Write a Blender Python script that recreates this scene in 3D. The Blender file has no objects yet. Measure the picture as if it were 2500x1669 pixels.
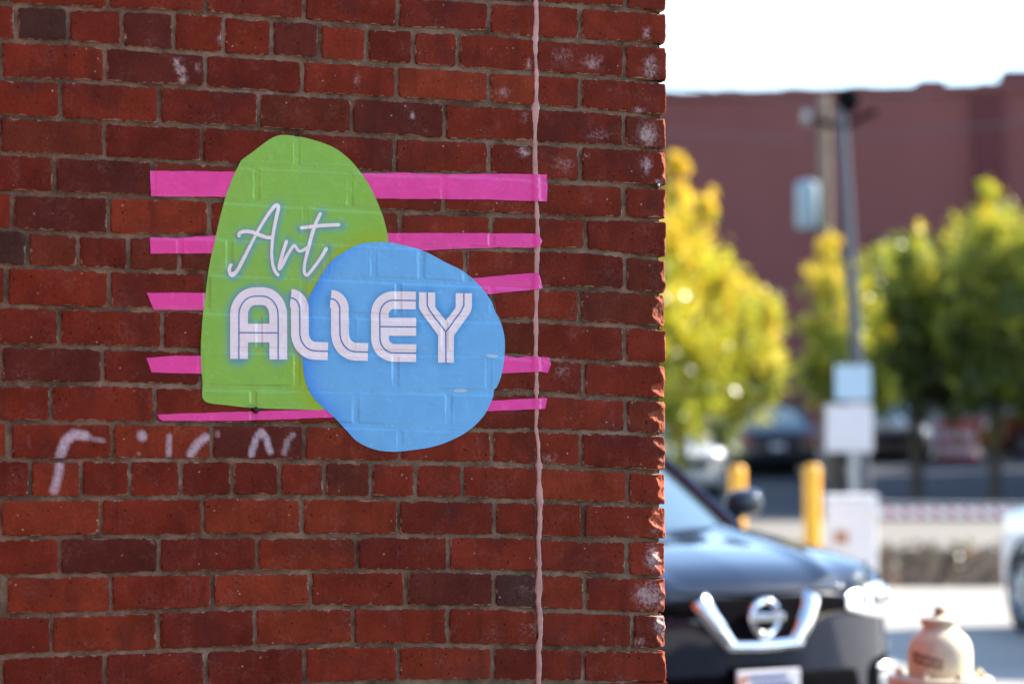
import bpy, bmesh, math, random
import numpy as np
from mathutils import Vector, Matrix
from mathutils.bvhtree import BVHTree

random.seed(7)
RNG = np.random.default_rng(11)
R = math.radians
SC = bpy.context.scene
COL = SC.collection

# ------------------------------------------------------------------ camera, sky, sun, exposure
EYE, PITCH, FOC = 1.5, R(2.33), 85.0
cam_d = bpy.data.cameras.new('camera')
cam_d.lens, cam_d.sensor_width, cam_d.sensor_fit = FOC, 36.0, 'HORIZONTAL'
cam_d.clip_start, cam_d.clip_end = 0.05, 3000
cam_d.dof.use_dof = True
cam_d.dof.focus_distance = 4.86
cam_d.dof.aperture_fstop = 2.35
cam_d.dof.aperture_blades = 0
cam = bpy.data.objects.new('camera', cam_d)
COL.objects.link(cam)
cam.location = (0, 0, EYE)
cam.rotation_euler = (R(90) + PITCH, 0, 0)
SC.camera = cam

SUN_AZ, SUN_EL = R(20.6), R(36)          # azimuth measured from +X (camera right) towards +Y (away)
sun_dir = Vector((math.cos(SUN_AZ) * math.cos(SUN_EL), math.sin(SUN_AZ) * math.cos(SUN_EL), math.sin(SUN_EL)))
world = bpy.data.worlds.new('World')
SC.world = world
world.use_nodes = True
wn = world.node_tree
for n in list(wn.nodes): wn.nodes.remove(n)
sky = wn.nodes.new('ShaderNodeTexSky')
sky.sky_type = 'NISHITA'
sky.sun_disc = False
sky.sun_elevation = SUN_EL
sky.sun_rotation = R(90) - SUN_AZ
sky.air_density, sky.dust_density, sky.ozone_density = 1.0, 0.15, 1.0
bg = wn.nodes.new('ShaderNodeBackground')
bg.inputs['Strength'].default_value = 0.135
wo = wn.nodes.new('ShaderNodeOutputWorld')
wn.links.new(sky.outputs[0], bg.inputs['Color'])
wn.links.new(bg.outputs[0], wo.inputs['Surface'])
sun_d = bpy.data.lights.new('sun', 'SUN')
sun_d.energy, sun_d.angle, sun_d.color = 4.6, R(0.5), (1.0, 0.93, 0.82)
sun = bpy.data.objects.new('sun', sun_d)
COL.objects.link(sun)
sun.location = (20, 10, 20)
sun.rotation_euler = (-sun_dir).to_track_quat('-Z', 'Y').to_euler()
vs = SC.view_settings
vs.view_transform, vs.look, vs.gamma, vs.exposure = 'Standard', 'None', 1.0, 1.84
vs.use_curve_mapping = False
SC.cycles.use_denoising = True
SC.cycles.max_bounces = 8

# ------------------------------------------------------------------ helpers
F = FOC / 36 * 2500
CX, CY = 1250.0, 834.5
S, TH = 4.8, R(17.4)                     # wall distance on the optical axis and its turn from square-on
ct, st = math.cos(TH), math.sin(TH)

def wall_uv(px, py):
    """metres along / up the wall for a measured photo position (the wall is one flat plane)"""
    px, py = np.asarray(px, float), np.asarray(py, float)
    dx = (px - CX) / F; dz = -(py - CY) / F
    dy = math.cos(PITCH) - dz * math.sin(PITCH)
    dZ = math.sin(PITCH) + dz * math.cos(PITCH)
    t = S / (dy - dx * math.tan(TH))
    return t * dx / ct, EYE + t * dZ

def at(dxp, dyp, d):
    """world point at depth d for a position in the 2349-wide view"""
    X = (dxp * 2500 / 2349 - CX) / F; Z = -(dyp * 2500 / 2349 - CY) / F
    return Vector((X * d, d, EYE + d * math.tan(PITCH + math.atan(Z))))

def vnoise(P, seed=0):
    P = np.asarray(P, float)
    i = np.floor(P).astype(np.int64); f = P - i
    w = f * f * (3 - 2 * f)
    out = np.zeros(len(P))
    for a in (0, 1):
        for b in (0, 1):
            for c in (0, 1):
                n = (i[:, 0] + a) * 73856093 ^ (i[:, 1] + b) * 19349663 ^ (i[:, 2] + c) * 83492791 ^ (seed * 2654435761)
                n &= 0xffffffff
                n = ((n ^ (n >> 13)) * 1274126177) & 0xffffffff
                n ^= n >> 16
                v = (n & 0xffff) / 32768.0 - 1
                out += v * (w[:, 0] if a else 1 - w[:, 0]) * (w[:, 1] if b else 1 - w[:, 1]) * (w[:, 2] if c else 1 - w[:, 2])
    return out

def fbm(P, oct=4, seed=0):
    P = np.asarray(P, float); o = np.zeros(len(P)); a = 0.5
    for k in range(oct):
        o += a * vnoise(P * (2.03 ** k) + 17.3 * k, seed + k); a *= 0.5
    return o

def catmull(pts, n, closed=False):
    p = np.asarray(pts, float)
    m = len(p)
    if closed: q = np.vstack([p[-1], p, p[0], p[1]]); seg = m
    else: q = np.vstack([2 * p[0] - p[1], p, 2 * p[-1] - p[-2]]); seg = m - 1
    t = np.linspace(0, seg, n, endpoint=not closed)
    i = np.minimum(t.astype(int), seg - 1); f = (t - i)[:, None]
    p0, p1, p2, p3 = q[i], q[i + 1], q[i + 2], q[i + 3]
    return 0.5 * (2 * p1 + (p2 - p0) * f + (2 * p0 - 5 * p1 + 4 * p2 - p3) * f ** 2 + (3 * p1 - p0 - 3 * p2 + p3) * f ** 3)

def mesh_np(name, V, Fc, attrs=None, smooth=True):
    """Fc: (M,4) or (M,3) int array"""
    V = np.asarray(V, np.float32).reshape(-1, 3); Fc = np.asarray(Fc, np.int32)
    me = bpy.data.meshes.new(name)
    k = Fc.shape[1]
    me.vertices.add(len(V)); me.vertices.foreach_set('co', V.ravel())
    me.loops.add(Fc.size); me.loops.foreach_set('vertex_index', Fc.ravel())
    me.polygons.add(len(Fc)); me.polygons.foreach_set('loop_start', np.arange(0, Fc.size, k, dtype=np.int32))
    me.update(calc_edges=True)
    me.polygons.foreach_set('use_smooth', np.full(len(Fc), bool(smooth)))
    for nm, a in (attrs or {}).items():
        a = np.asarray(a, np.float32)
        if a.ndim == 2:
            at_ = me.attributes.new(nm, 'FLOAT_COLOR', 'POINT')
            if a.shape[1] == 3: a = np.hstack([a, np.ones((len(a), 1), np.float32)])
            at_.data.foreach_set('color', a.ravel())
        else:
            me.attributes.new(nm, 'FLOAT', 'POINT').data.foreach_set('value', a)
    me.validate()
    return me

def grid_faces(r, c, closed=False):
    i = np.arange(r - 1)[:, None]; j = np.arange(c if closed else c - 1)[None, :]
    j2 = (j + 1) % c
    return np.stack([i * c + j, (i + 1) * c + j, (i + 1) * c + j2, i * c + j2], -1).reshape(-1, 4)

def link(name, me, m=None, parent=None, loc=None, rot=None):
    o = bpy.data.objects.new(name, me)
    COL.objects.link(o)
    if m is not None and me is not None: me.materials.append(m)
    if parent is not None: o.parent = parent
    if loc is not None: o.location = loc
    if rot is not None: o.rotation_euler = rot
    return o

def tag(o, label=None, cat=None, group=None, kind=None):
    if label: o['label'] = label
    if cat: o['category'] = cat
    if group: o['group'] = group
    if kind: o['kind'] = kind
    return o

def thing(name, label, cat, loc=(0, 0, 0), rz=0, group=None):
    return tag(link(name, None, loc=loc, rot=(0, 0, rz)), label, cat, group)

class MB:
    """collects polygons for one mesh"""
    def __init__(s): s.v = []; s.f = []
    def add(s, V, Fs):
        b = len(s.v); s.v += [tuple(map(float, p)) for p in V]; s.f += [tuple(int(i) + b for i in f) for f in Fs]; return s
    def box(s, x0, x1, y0, y1, z0, z1, bev=0.0):
        if bev <= 0:
            V = [(x, y, z) for z in (z0, z1) for y in (y0, y1) for x in (x0, x1)]
            return s.add(V, [(0, 2, 3, 1), (4, 5, 7, 6), (0, 1, 5, 4), (2, 6, 7, 3), (0, 4, 6, 2), (1, 3, 7, 5)])
        bm = bmesh.new(); bmesh.ops.create_cube(bm, size=1)
        for v in bm.verts: v.co = ((x0 + x1) / 2 + v.co.x * (x1 - x0), (y0 + y1) / 2 + v.co.y * (y1 - y0), (z0 + z1) / 2 + v.co.z * (z1 - z0))
        bmesh.ops.bevel(bm, geom=bm.edges[:], offset=bev, segments=2, profile=0.5, affect='EDGES')
        bm.verts.index_update()
        s.add([v.co for v in bm.verts], [[v.index for v in f.verts] for f in bm.faces]); bm.free(); return s
    def tube(s, path, rad, n=10, cap=True):
        P = [Vector(p) for p in path]; rad = [rad] * len(P) if not hasattr(rad, '__len__') else rad
        rings = []; ref = Vector((0.31, 0.87, 0.38))
        for i, p in enumerate(P):
            t = (P[min(i + 1, len(P) - 1)] - P[max(i - 1, 0)]).normalized()
            a = t.cross(ref).normalized() if abs(t.dot(ref)) < 0.95 else t.cross(Vector((1, 0, 0))).normalized()
            b = t.cross(a)
            rings.append([p + (a * math.cos(2 * math.pi * k / n) + b * math.sin(2 * math.pi * k / n)) * rad[i] for k in range(n)])
        V = [q for r in rings for q in r]
        Fs = [(i * n + k, i * n + (k + 1) % n, (i + 1) * n + (k + 1) % n, (i + 1) * n + k) for i in range(len(P) - 1) for k in range(n)]
        if cap: Fs += [tuple(range(n)), tuple((len(P) - 1) * n + k for k in reversed(range(n)))]
        return s.add(V, Fs)
    def lathe(s, prof, n=32, o=(0, 0, 0), axis='z'):
        V = []
        for r, z in prof:
            for k in range(n):
                a = 2 * math.pi * k / n
                p = (r * math.cos(a), r * math.sin(a), z)
                if axis == 'x': p = (z, p[0], p[1])
                if axis == 'y': p = (p[0], z, p[1])
                V.append((p[0] + o[0], p[1] + o[1], p[2] + o[2]))
        Fs = [(i * n + k, i * n + (k + 1) % n, (i + 1) * n + (k + 1) % n, (i + 1) * n + k) for i in range(len(prof) - 1) for k in range(n)]
        return s.add(V, Fs)
    def build(s, name, m, parent=None, smooth=False, loc=None, rot=None, ang=35):
        me = bpy.data.meshes.new(name); me.from_pydata(s.v, [], s.f); me.update()
        me.polygons.foreach_set('use_smooth', np.zeros(len(me.polygons), bool))
        bm = bmesh.new(); bm.from_mesh(me); bmesh.ops.recalc_face_normals(bm, faces=bm.faces[:])
        if smooth:
            for f in bm.faces: f.smooth = True
            for e in bm.edges:
                if len(e.link_faces) == 2 and e.calc_face_angle(0) > R(ang): e.smooth = False
        bm.to_mesh(me); bm.free()
        return link(name, me, m, parent, loc, rot)

# ------------------------------------------------------------------ materials
class NT:
    def __init__(s, name):
        s.m = bpy.data.materials.new(name); s.m.use_nodes = True; s.t = s.m.node_tree
        s.b = s.t.nodes['Principled BSDF']; s.out = s.t.nodes['Material Output']
    def n(s, typ, ins=None, **props):
        nd = s.t.nodes.new('ShaderNode' + typ)
        for k, v in props.items(): setattr(nd, k, v)
        for k, v in (ins or {}).items(): s.set(nd.inputs[k], v)
        return nd
    def set(s, sock, v):
        if isinstance(v, bpy.types.NodeSocket): s.t.links.new(v, sock)
        elif isinstance(v, bpy.types.Node): s.t.links.new(v.outputs[0], sock)
        else:
            if hasattr(sock.default_value, '__len__') and len(sock.default_value) == 4 and len(v) == 3: v = (*v, 1)
            sock.default_value = v
    def p(s, **k):
        for a, v in k.items(): s.set(s.b.inputs[a.replace('_', ' ')], v)
        return s
    def pos(s): return s.n('NewGeometry').outputs['Position']
    def noise(s, scale, detail=4, rough=0.55, vec=None, dist=0.0):
        return s.n('TexNoise', {'Vector': vec if vec is not None else s.pos(), 'Scale': scale, 'Detail': detail, 'Roughness': rough, 'Distortion': dist}).outputs[0]
    def ramp(s, fac, a, b, c0=0.0, c1=1.0):
        return s.n('MapRange', {'Value': fac, 'From Min': a, 'From Max': b, 'To Min': c0, 'To Max': c1}).outputs[0]
    def math(s, op, a, b=0.0): return s.n('Math', {0: a, 1: b}, operation=op).outputs[0]
    def mix(s, fac, a, b, mode='MIX'):
        nd = s.n('Mix', data_type='RGBA', blend_type=mode)
        s.set(nd.inputs[0], fac); s.set(nd.inputs[6], a); s.set(nd.inputs[7], b)
        return nd.outputs[2]
    def attr(s, name, out='Fac'): return s.n('Attribute', attribute_name=name).outputs[out]
    def bump(s, h, dist, strength=1.0):
        s.set(s.b.inputs['Normal'], s.n('Bump', {'Height': h, 'Distance': dist, 'Strength': strength})); return s

def simple(name, col, rough=0.6, metal=0.0, var=0.12, scale=8.0, bump=0.0, **kw):
    t = NT(name)
    nz = t.noise(scale, 5)
    f = t.ramp(nz, 0.3, 0.7, 1 - var, 1 + var)
    c = t.mix(1.0, col, t.n('CombineColor', {0: f, 1: f, 2: f}), 'MULTIPLY')
    t.p(Base_Color=c, Roughness=rough, Metallic=metal, **kw)
    if bump: t.bump(t.noise(scale * 12, 3), bump)
    return t.m

def brick_material():
    t = NT('brick_clay')
    tint = t.attr('tint', 'Color')
    big = t.noise(14, 5, 0.6); fine = t.noise(170, 4, 0.7); mid = t.noise(55, 4, 0.65, dist=0.6)
    f = t.math('MULTIPLY', t.ramp(big, 0.3, 0.7, 0.74, 1.26), t.ramp(fine, 0.25, 0.75, 0.78, 1.22))
    col = t.mix(1.0, tint, t.n('CombineColor', {0: f, 1: f, 2: f}), 'MULTIPLY')
    smoke = t.ramp(t.noise(9, 3, 0.5), 0.54, 0.72, 0, 0.55)                      # kiln-darkened patches
    col = t.mix(smoke, col, (0.060, 0.020, 0.018))
    sv = t.n('VectorMath', {0: t.pos(), 1: (28, 28, 3.2)}, operation='MULTIPLY').outputs[0]
    col = t.mix(t.ramp(t.noise(1.0, 5, 0.6, vec=sv), 0.52, 0.75, 0, 0.5), col, (0.055, 0.017, 0.012))   # rain-washed soot
    bloom = t.math('MULTIPLY', t.ramp(t.noise(22, 6, 0.7), 0.52, 0.72, 0, 1), t.ramp(fine, 0.40, 0.66, 0, 0.26))
    col = t.mix(bloom, col, (0.32, 0.20, 0.17))                                 # dusty pale bloom
    pitn = t.n('TexVoronoi', {'Vector': t.pos(), 'Scale': 95.0}, feature='F1')
    pits = t.math('MULTIPLY', t.ramp(pitn.outputs['Distance'], 0.10, 0.22, 1, 0), t.ramp(t.noise(40, 2), 0.56, 0.62, 0, 1))
    col = t.mix(pits, col, (0.035, 0.014, 0.012))
    spk = t.n('TexVoronoi', {'Vector': t.pos(), 'Scale': 62.0}, feature='F1')
    specks = t.math('MULTIPLY', t.ramp(spk.outputs['Distance'], 0.07, 0.15, 1, 0), t.ramp(t.noise(31, 2), 0.57, 0.64, 0, 0.6))
    col = t.mix(specks, col, (0.55, 0.44, 0.37))                                # lime specks
    edge = t.attr('edge')
    em = t.math('MULTIPLY', t.ramp(edge, 0.02, 0.2, 0, 1), t.ramp(t.math('ADD', t.noise(38, 6, 0.75, dist=0.9), t.math('MULTIPLY', edge, 0.24)), 0.685, 0.75, 0, 0.85))
    col = t.mix(em, col, (0.36, 0.25, 0.16))                                    # mortar left on the arrises, with bounce light painted along the bottom ones
    lime = t.attr('lime')
    lm = t.math('MULTIPLY', t.ramp(lime, 0.05, 0.75, 0, 1), t.ramp(t.math('ADD', t.noise(130, 5, 0.75), t.math('MULTIPLY', lime, 0.22)), 0.55, 0.80, 0, 0.8))
    col = t.mix(lm, col, (0.50, 0.42, 0.39))                                    # paint / salt residue
    pm = t.math('MULTIPLY', t.ramp(t.attr('spray'), 0.15, 0.85, 0, 1), t.ramp(t.noise(110, 5, 0.7), 0.30, 0.62, 0.42, 0.80))
    col = t.mix(pm, col, (0.62, 0.58, 0.62))                                    # worn white spray paint
    t.p(Base_Color=col, Roughness=0.92, Specular_IOR_Level=0.10)
    h = t.math('ADD', t.math('MULTIPLY', fine, 0.5), t.math('ADD', t.math('MULTIPLY', mid, 0.6), t.math('MULTIPLY', pits, -1.2)))
    t.bump(h, 0.0019, 0.85)
    return t.m

def mortar_material():
    t = NT('lime_mortar')
    a = t.noise(16, 5, 0.6); b = t.noise(260, 3, 0.7); c = t.noise(60, 4, 0.7)
    col = t.mix(t.ramp(a, 0.32, 0.68), (0.085, 0.056, 0.033), (0.30, 0.22, 0.145))
    col = t.mix(t.ramp(t.noise(7, 4, 0.6), 0.52, 0.7, 0, 0.75), col, (0.055, 0.040, 0.028))
    col = t.mix(t.ramp(c, 0.54, 0.72, 0, 0.6), col, (0.29, 0.195, 0.11))
    col = t.mix(t.ramp(b, 0.58, 0.75, 0, 0.6), col, (0.045, 0.034, 0.026))
    col = t.mix(t.ramp(t.noise(5.5, 5, 0.65), 0.58, 0.70, 0, 0.7), col, (0.40, 0.32, 0.24))
    t.p(Base_Color=col, Roughness=0.95, Specular_IOR_Level=0.15)
    t.bump(t.math('ADD', b, t.math('MULTIPLY', c, 1.5)), 0.0022, 1.0)
    return t.m

def film_material(name, col, rough, halo=False, rim=None, var=0.05):
    t = NT(name)
    f = t.ramp(t.noise(30, 4), 0.3, 0.7, 1 - var, 1 + var)
    c = t.mix(1.0, col, t.n('CombineColor', {0: f, 1: f, 2: f}), 'MULTIPLY')
    if rim: c = t.mix(t.attr('rim'), c, rim)
    if halo: c = t.mix(t.math('MULTIPLY', t.attr('halo'), 0.58), c, (0.035, 0.30, 0.62))   # printed blue outer line around the lettering
    t.p(Base_Color=c, Roughness=t.ramp(t.noise(70, 3), 0.3, 0.7, rough - 0.06, rough + 0.08), Specular_IOR_Level=0.5)
    t.bump(t.math('ADD', t.math('MULTIPLY', t.noise(75, 4, 0.6), 1.0), t.math('MULTIPLY', t.noise(320, 2), 0.04)), 0.0007, 0.25)
    return t.m

M_BRICK, M_MORTAR = brick_material(), mortar_material()
M_PINK = film_material('pink_vinyl', (0.83, 0.07, 0.36), 0.22, var=0.06)
M_GREEN = film_material('green_print', (0.250, 0.585, 0.085), 0.22, halo=True, rim=(0.31, 0.53, 0.02))
M_BLUE = film_material('blue_print', (0.155, 0.51, 0.84), 0.22, halo=True, rim=(0.06, 0.33, 0.85))
M_WHITE = film_material('white_print', (0.92, 0.89, 0.86), 0.26)
M_TORN = film_material('torn_film', (0.42, 0.66, 0.78), 0.5)
M_INLINE = film_material('inline_print', (0.03, 0.17, 0.45), 0.42)
M_SEAL = simple('sealant', (0.50, 0.29, 0.235), 0.6, var=0.22, scale=35, bump=0.0006)
M_IRON = simple('dark_iron', (0.03, 0.022, 0.018), 0.6, 0.3)
M_STEEL = simple('steel', (0.5, 0.5, 0.5), 0.3, 1.0)

# ------------------------------------------------------------------ brick wall, measured course by course
J = {  # bed joints: x, y in photo pixels, index k lies under course k
 -2: [(-40, -160), (1195, -82), (1310, -76), (1608, -56)],
 -1: [(-40, -74), (264, -60), (743, -30), (1195, 4), (1310, 8), (1413, 16), (1528, 21), (1608, 29)],
 0: [(0, 9), (146, 17), (502, 33), (743, 52), (900, 65), (972, 71), (1195, 82), (1310, 94), (1413, 99), (1616, 111)],
 1: [(0, 98), (169, 105), (421, 126), (667, 140), (896, 154), (1122, 167), (1302, 178), (1528, 192), (1616, 199)],
 2: [(0, 192), (260, 203), (498, 216), (736, 231), (900, 240), (969, 243), (1195, 255), (1302, 262), (1413, 268), (1612, 285)],
 3: [(0, 282), (146, 291), (387, 303), (628, 314), (854, 328), (1084, 341), (1302, 349), (1520, 360), (1612, 366)],
 4: [(0, 374), (253, 385), (487, 397), (575, 404), (888, 418), (965, 423), (1195, 427), (1336, 441), (1421, 446), (1612, 456)],
 5: [(0, 469), (134, 473), (368, 481), (548, 489), (926, 513), (1084, 519), (1302, 527), (1524, 534), (1612, 538)],
 6: [(0, 560), (31, 561), (264, 576), (496, 577), (1137, 607), (1302, 609), (1428, 611), (1616, 630)],
 7: [(0, 651), (192, 655), (318, 661), (502, 665), (1200, 695), (1325, 703), (1524, 709), (1612, 717)],
 8: [(0, 745), (264, 753), (498, 759), (1218, 782), (1302, 781), (1413, 789), (1616, 801)],
 9: [(0, 843), (146, 845), (490, 853), (1233, 866), (1344, 877), (1524, 885), (1612, 888)],
 10: [(0, 937), (249, 936), (494, 945), (1214, 958), (1302, 958), (1421, 968), (1616, 975)],
 11: [(0, 1029), (276, 1031), (513, 1035), (824, 1037), (1156, 1048), (1302, 1050), (1528, 1056), (1616, 1061)],
 12: [(0, 1122), (276, 1121), (513, 1122), (743, 1126), (976, 1128), (1202, 1132), (1310, 1136), (1421, 1142), (1616, 1151)],
 13: [(0, 1216), (199, 1215), (441, 1213), (567, 1211), (789, 1214), (1015, 1218), (1130, 1218), (1313, 1224), (1528, 1230), (1612, 1234)],
 14: [(0, 1312), (249, 1308), (494, 1307), (736, 1307), (972, 1307), (1206, 1307), (1310, 1310), (1421, 1316), (1620, 1319)],
 15: [(0, 1406), (146, 1404), (387, 1399), (628, 1395), (873, 1393), (1095, 1393), (1313, 1397), (1528, 1406), (1608, 1407)],
 16: [(0, 1502), (115, 1502), (383, 1492), (521, 1485), (759, 1481), (992, 1481), (1206, 1481), (1313, 1489), (1528, 1495), (1608, 1497)],
 17: [(0, 1603), (130, 1596), (387, 1588), (625, 1579), (862, 1572), (1095, 1573), (1306, 1580), (1543, 1584), (1608, 1585)],
 18: [(0, 1697), (257, 1690), (504, 1680), (745, 1672), (900, 1664), (1206, 1661), (1313, 1664), (1624, 1668)],
}
CRACK = 1311
V_J = {  # head joints of each course (the sealed crack near 1311 is added to every course)
 -1: [-60, 140, 380, 620, 850, 1085, 1528], 0: [22, 264, 502, 743, 972, 1195, 1417],
 1: [-82, 40, 167, 299, 425, 546, 665, 782, 896, 1009, 1120, 1526], 2: [4, 257, 502, 739, 969, 1195, 1417],
 3: [-90, 149, 391, 632, 860, 1087, 1524], 4: [0, 256, 494, 724, 965, 1195, 1417],
 5: [-105, 134, 374, 626, 854, 1084, 1524], 6: [31, 266, 513, 745, 978, 1200, 1430],
 7: [-55, 69, 192, 314, 439, 560, 680, 797, 912, 1028, 1137, 1528], 8: [17, 268, 505, 740, 972, 1202, 1417],
 9: [-95, 146, 397, 632, 860, 1085, 1526], 10: [4, 251, 490, 725, 965, 1192, 1426],
 11: [-120, 126, 379, 618, 868, 1095, 1528], 12: [25, 276, 517, 743, 976, 1202, 1419],
 13: [-45, 75, 199, 318, 442, 567, 684, 793, 907, 1016, 1130, 1534], 14: [0, 248, 496, 738, 974, 1208, 1425],
 15: [-95, 148, 389, 628, 873, 1095, 1532], 16: [15, 272, 520, 759, 992, 1207, 1430],
 17: [-120, 127, 387, 624, 863, 1095, 1545], 18: [4, 257, 504, 745, 974, 1204, 1425],
}
for k in V_J: V_J[k] = sorted(V_J[k] + [CRACK])
SEAL = [(1308, -20), (1310, 46), (1306, 115), (1310, 184), (1308, 253), (1306, 306), (1306, 383), (1307, 425), (1309, 480), (1312, 536), (1313, 600),
        (1310, 646), (1310, 711), (1308, 780), (1309, 818), (1308, 864), (1310, 914), (1310, 956), (1310, 1010), (1308, 1040), (1315, 1086), (1316, 1128),
        (1317, 1184), (1319, 1230), (1319, 1283), (1315, 1322), (1317, 1360), (1317, 1398), (1317, 1433), (1315, 1471), (1319, 1502), (1320, 1548), (1315, 1586), (1317, 1624), (1315, 1667), (1316, 1720)]
SEALX, SEALY = np.array([p[0] for p in SEAL], float), np.array([p[1] for p in SEAL], float)

def bed(k, x):
    p = J[k]; xs = [q[0] for q in p]; ys = [q[1] for q in p]
    x = np.asarray(x, float)
    y = np.interp(x, xs, ys)
    sl = (ys[1] - ys[0]) / (xs[1] - xs[0])
    return np.where(x < xs[0], ys[0] + sl * (x - xs[0]), y)

CORNER_X = 1628.0
U_C = float(wall_uv(CORNER_X, 850)[0])
WALL = thing('brick_building', 'red brick building corner with pale mortar and a sealed vertical crack, carrying the decal', 'building', (0, S, 0), TH)

TONES = {'r': (0.188, 0.0305, 0.0140), 'm': (0.150, 0.0250, 0.0132), 'o': (0.220, 0.0390, 0.0160), 'p': (0.112, 0.0255, 0.0165), 'g': (0.070, 0.032, 0.024), 'b': (0.140, 0.031, 0.0150)}
TONE_AT = {(1, 40): 'g', (1, 299): 'p', (1, 665): 'p', (2, 257): 'p', (0, 502): 'm', (5, 134): 'p', (6, 31): 'p', (7, -55): 'g', (7, 69): 'b', (10, 4): 'p', (13, 793): 'b',
           (16, 1207): 'g', (3, 860): 'p', (2, 969): 'o', (2, 1195): 'o', (14, 0): 'o', (14, 738): 'o', (14, 496): 'o', (15, 628): 'o', (16, 15): 'o', (16, 520): 'o', (17, 127): 'o', (17, 624): 'o',
           (16, 992): 'p', (12, 517): 'p', (15, 148): 'p', (15, 389): 'm', (6, 266): 'o', (13, 1311): 'o', (16, 1311): 'o', (15, 873): 'm', (17, 387): 'm', (18, 4): 'm', (18, 257): 'm', (18, 504): 'm'}

SPRAY = [([(385, 1460), (420, 1370), (470, 1330), (545, 1340)], 15, 1.0), ([(540, 1350), (660, 1370)], 9, 0.55), ([(905, 1335), (906, 1345)], 15, 0.95), ([(885, 1455), (886, 1456)], 8, 0.5),
         ([(1080, 1340), (1075, 1460)], 9, 0.75), ([(1310, 1350), (1260, 1390), (1215, 1455)], 13, 0.95), ([(1385, 1320), (1385, 1340)], 9, 0.5),
         ([(1600, 1460), (1630, 1360), (1665, 1310), (1695, 1350), (1720, 1440)], 10, 0.95), ([(1810, 1450), (1830, 1370), (1870, 1330)], 9, 0.6), ([(380, 1530), (370, 1600), (345, 1690)], 14, 0.85), ([(180, 1330), (185, 1420)], 8, 0.22)]
SPRAY = [([(x / 2.61, 550 + y / 2.61) for x, y in p], r, s) for p, r, s in SPRAY]
LIME = [(1589, 165, 20, 30, 1), (1447, 153, 30, 22, .7), (1375, 138, 34, 26, .5), (1582, 328, 26, 32, 1.1), (1578, 402, 16, 26, .9), (1608, 445, 12, 10, .9), (1227, 226, 22, 18, .6), (1279, 370, 16, 12, 1.2),
        (1281, 287, 9, 14, .8), (1578, 84, 12, 22, .8), (1375, 398, 34, 24, .55), (431, 150, 12, 14, 1), (440, 172, 13, 16, 1.2), (446, 196, 12, 12, 1.2), (536, 92, 7, 18, .9), (1375, 906, 26, 20, .55),
        (1432, 380, 10, 10, .5), (1596, 1360, 24, 34, 1.0), (1585, 1452, 38, 34, 1.15), (1614, 1520, 20, 34, 1.1), (1564, 1564, 14, 12, .8), (1290, 1529, 30, 26, .45), (1279, 1437, 26, 26, .4),
        (1006, 283, 7, 12, 1.1), (1042, 320, 6, 10, .6), (482, 165, 8, 20, .7), (1460, 330, 40, 18, .5), (1345, 1120, 26, 16, .55), (1290, 158, 8, 14, .9), (1560, 270, 20, 10, .8), (1600, 1290, 14, 20, .5),
        (872, 195, 9, 18, .7), (1400, 1015, 30, 20, .3), (700, 1090, 30, 16, .35), (1310, 1445, 30, 30, .3), (170, 1300, 10, 10, .3), (372, 1325, 8, 8, .9)]

def seg_dist(X, Y, path):
    d = np.full(X.shape, 1e9)
    for (x0, y0), (x1, y1) in zip(path[:-1], path[1:]):
        dx, dy = x1 - x0, y1 - y0
        t = np.clip(((X - x0) * dx + (Y - y0) * dy) / max(dx * dx + dy * dy, 1e-9), 0, 1)
        d = np.minimum(d, np.hypot(X - x0 - t * dx, Y - y0 - t * dy))
    return d

def stains(X, Y):
    sp = np.zeros(X.shape); li = np.zeros(X.shape)
    for p, r, s in SPRAY: sp = np.maximum(sp, s * np.exp(-(seg_dist(X, Y, p) / (0.86 * r)) ** 3))
    for cx, cy, rx, ry, s in LIME: li = np.maximum(li, s * np.exp(-(((X - cx) / rx) ** 2 + ((Y - cy) / ry) ** 2)))
    return sp, li

RIM = [0, 0.7, 1.8, 4.2]; PROF = [7.0, 1.3, 0.4, 0.06]   # px from the arris, mm sunk
CORNER_R = {-1: 4, 0: 4, 1: 4, 2: 4, 3: 5, 4: 14, 5: 13, 6: 5, 7: 9, 8: 24, 9: 9, 10: 40, 11: 36, 12: 28, 13: 22, 14: 34, 15: 26, 16: 28, 17: 24, 18: 8}

def ticks(w, step):
    n = max(2, int((w - 2 * RIM[-1]) / step))
    mid = np.linspace(RIM[-1], w - RIM[-1], n + 1)
    t = np.concatenate([[0], RIM[:-1], mid, w - np.array(RIM[:-1])[::-1], [w]])
    d = np.concatenate([[30], PROF[:-1], np.full(n + 1, 0.0), np.array(PROF[:-1])[::-1], [30]])
    d[4] = d[-5] = PROF[-1]
    return t, d

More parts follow.
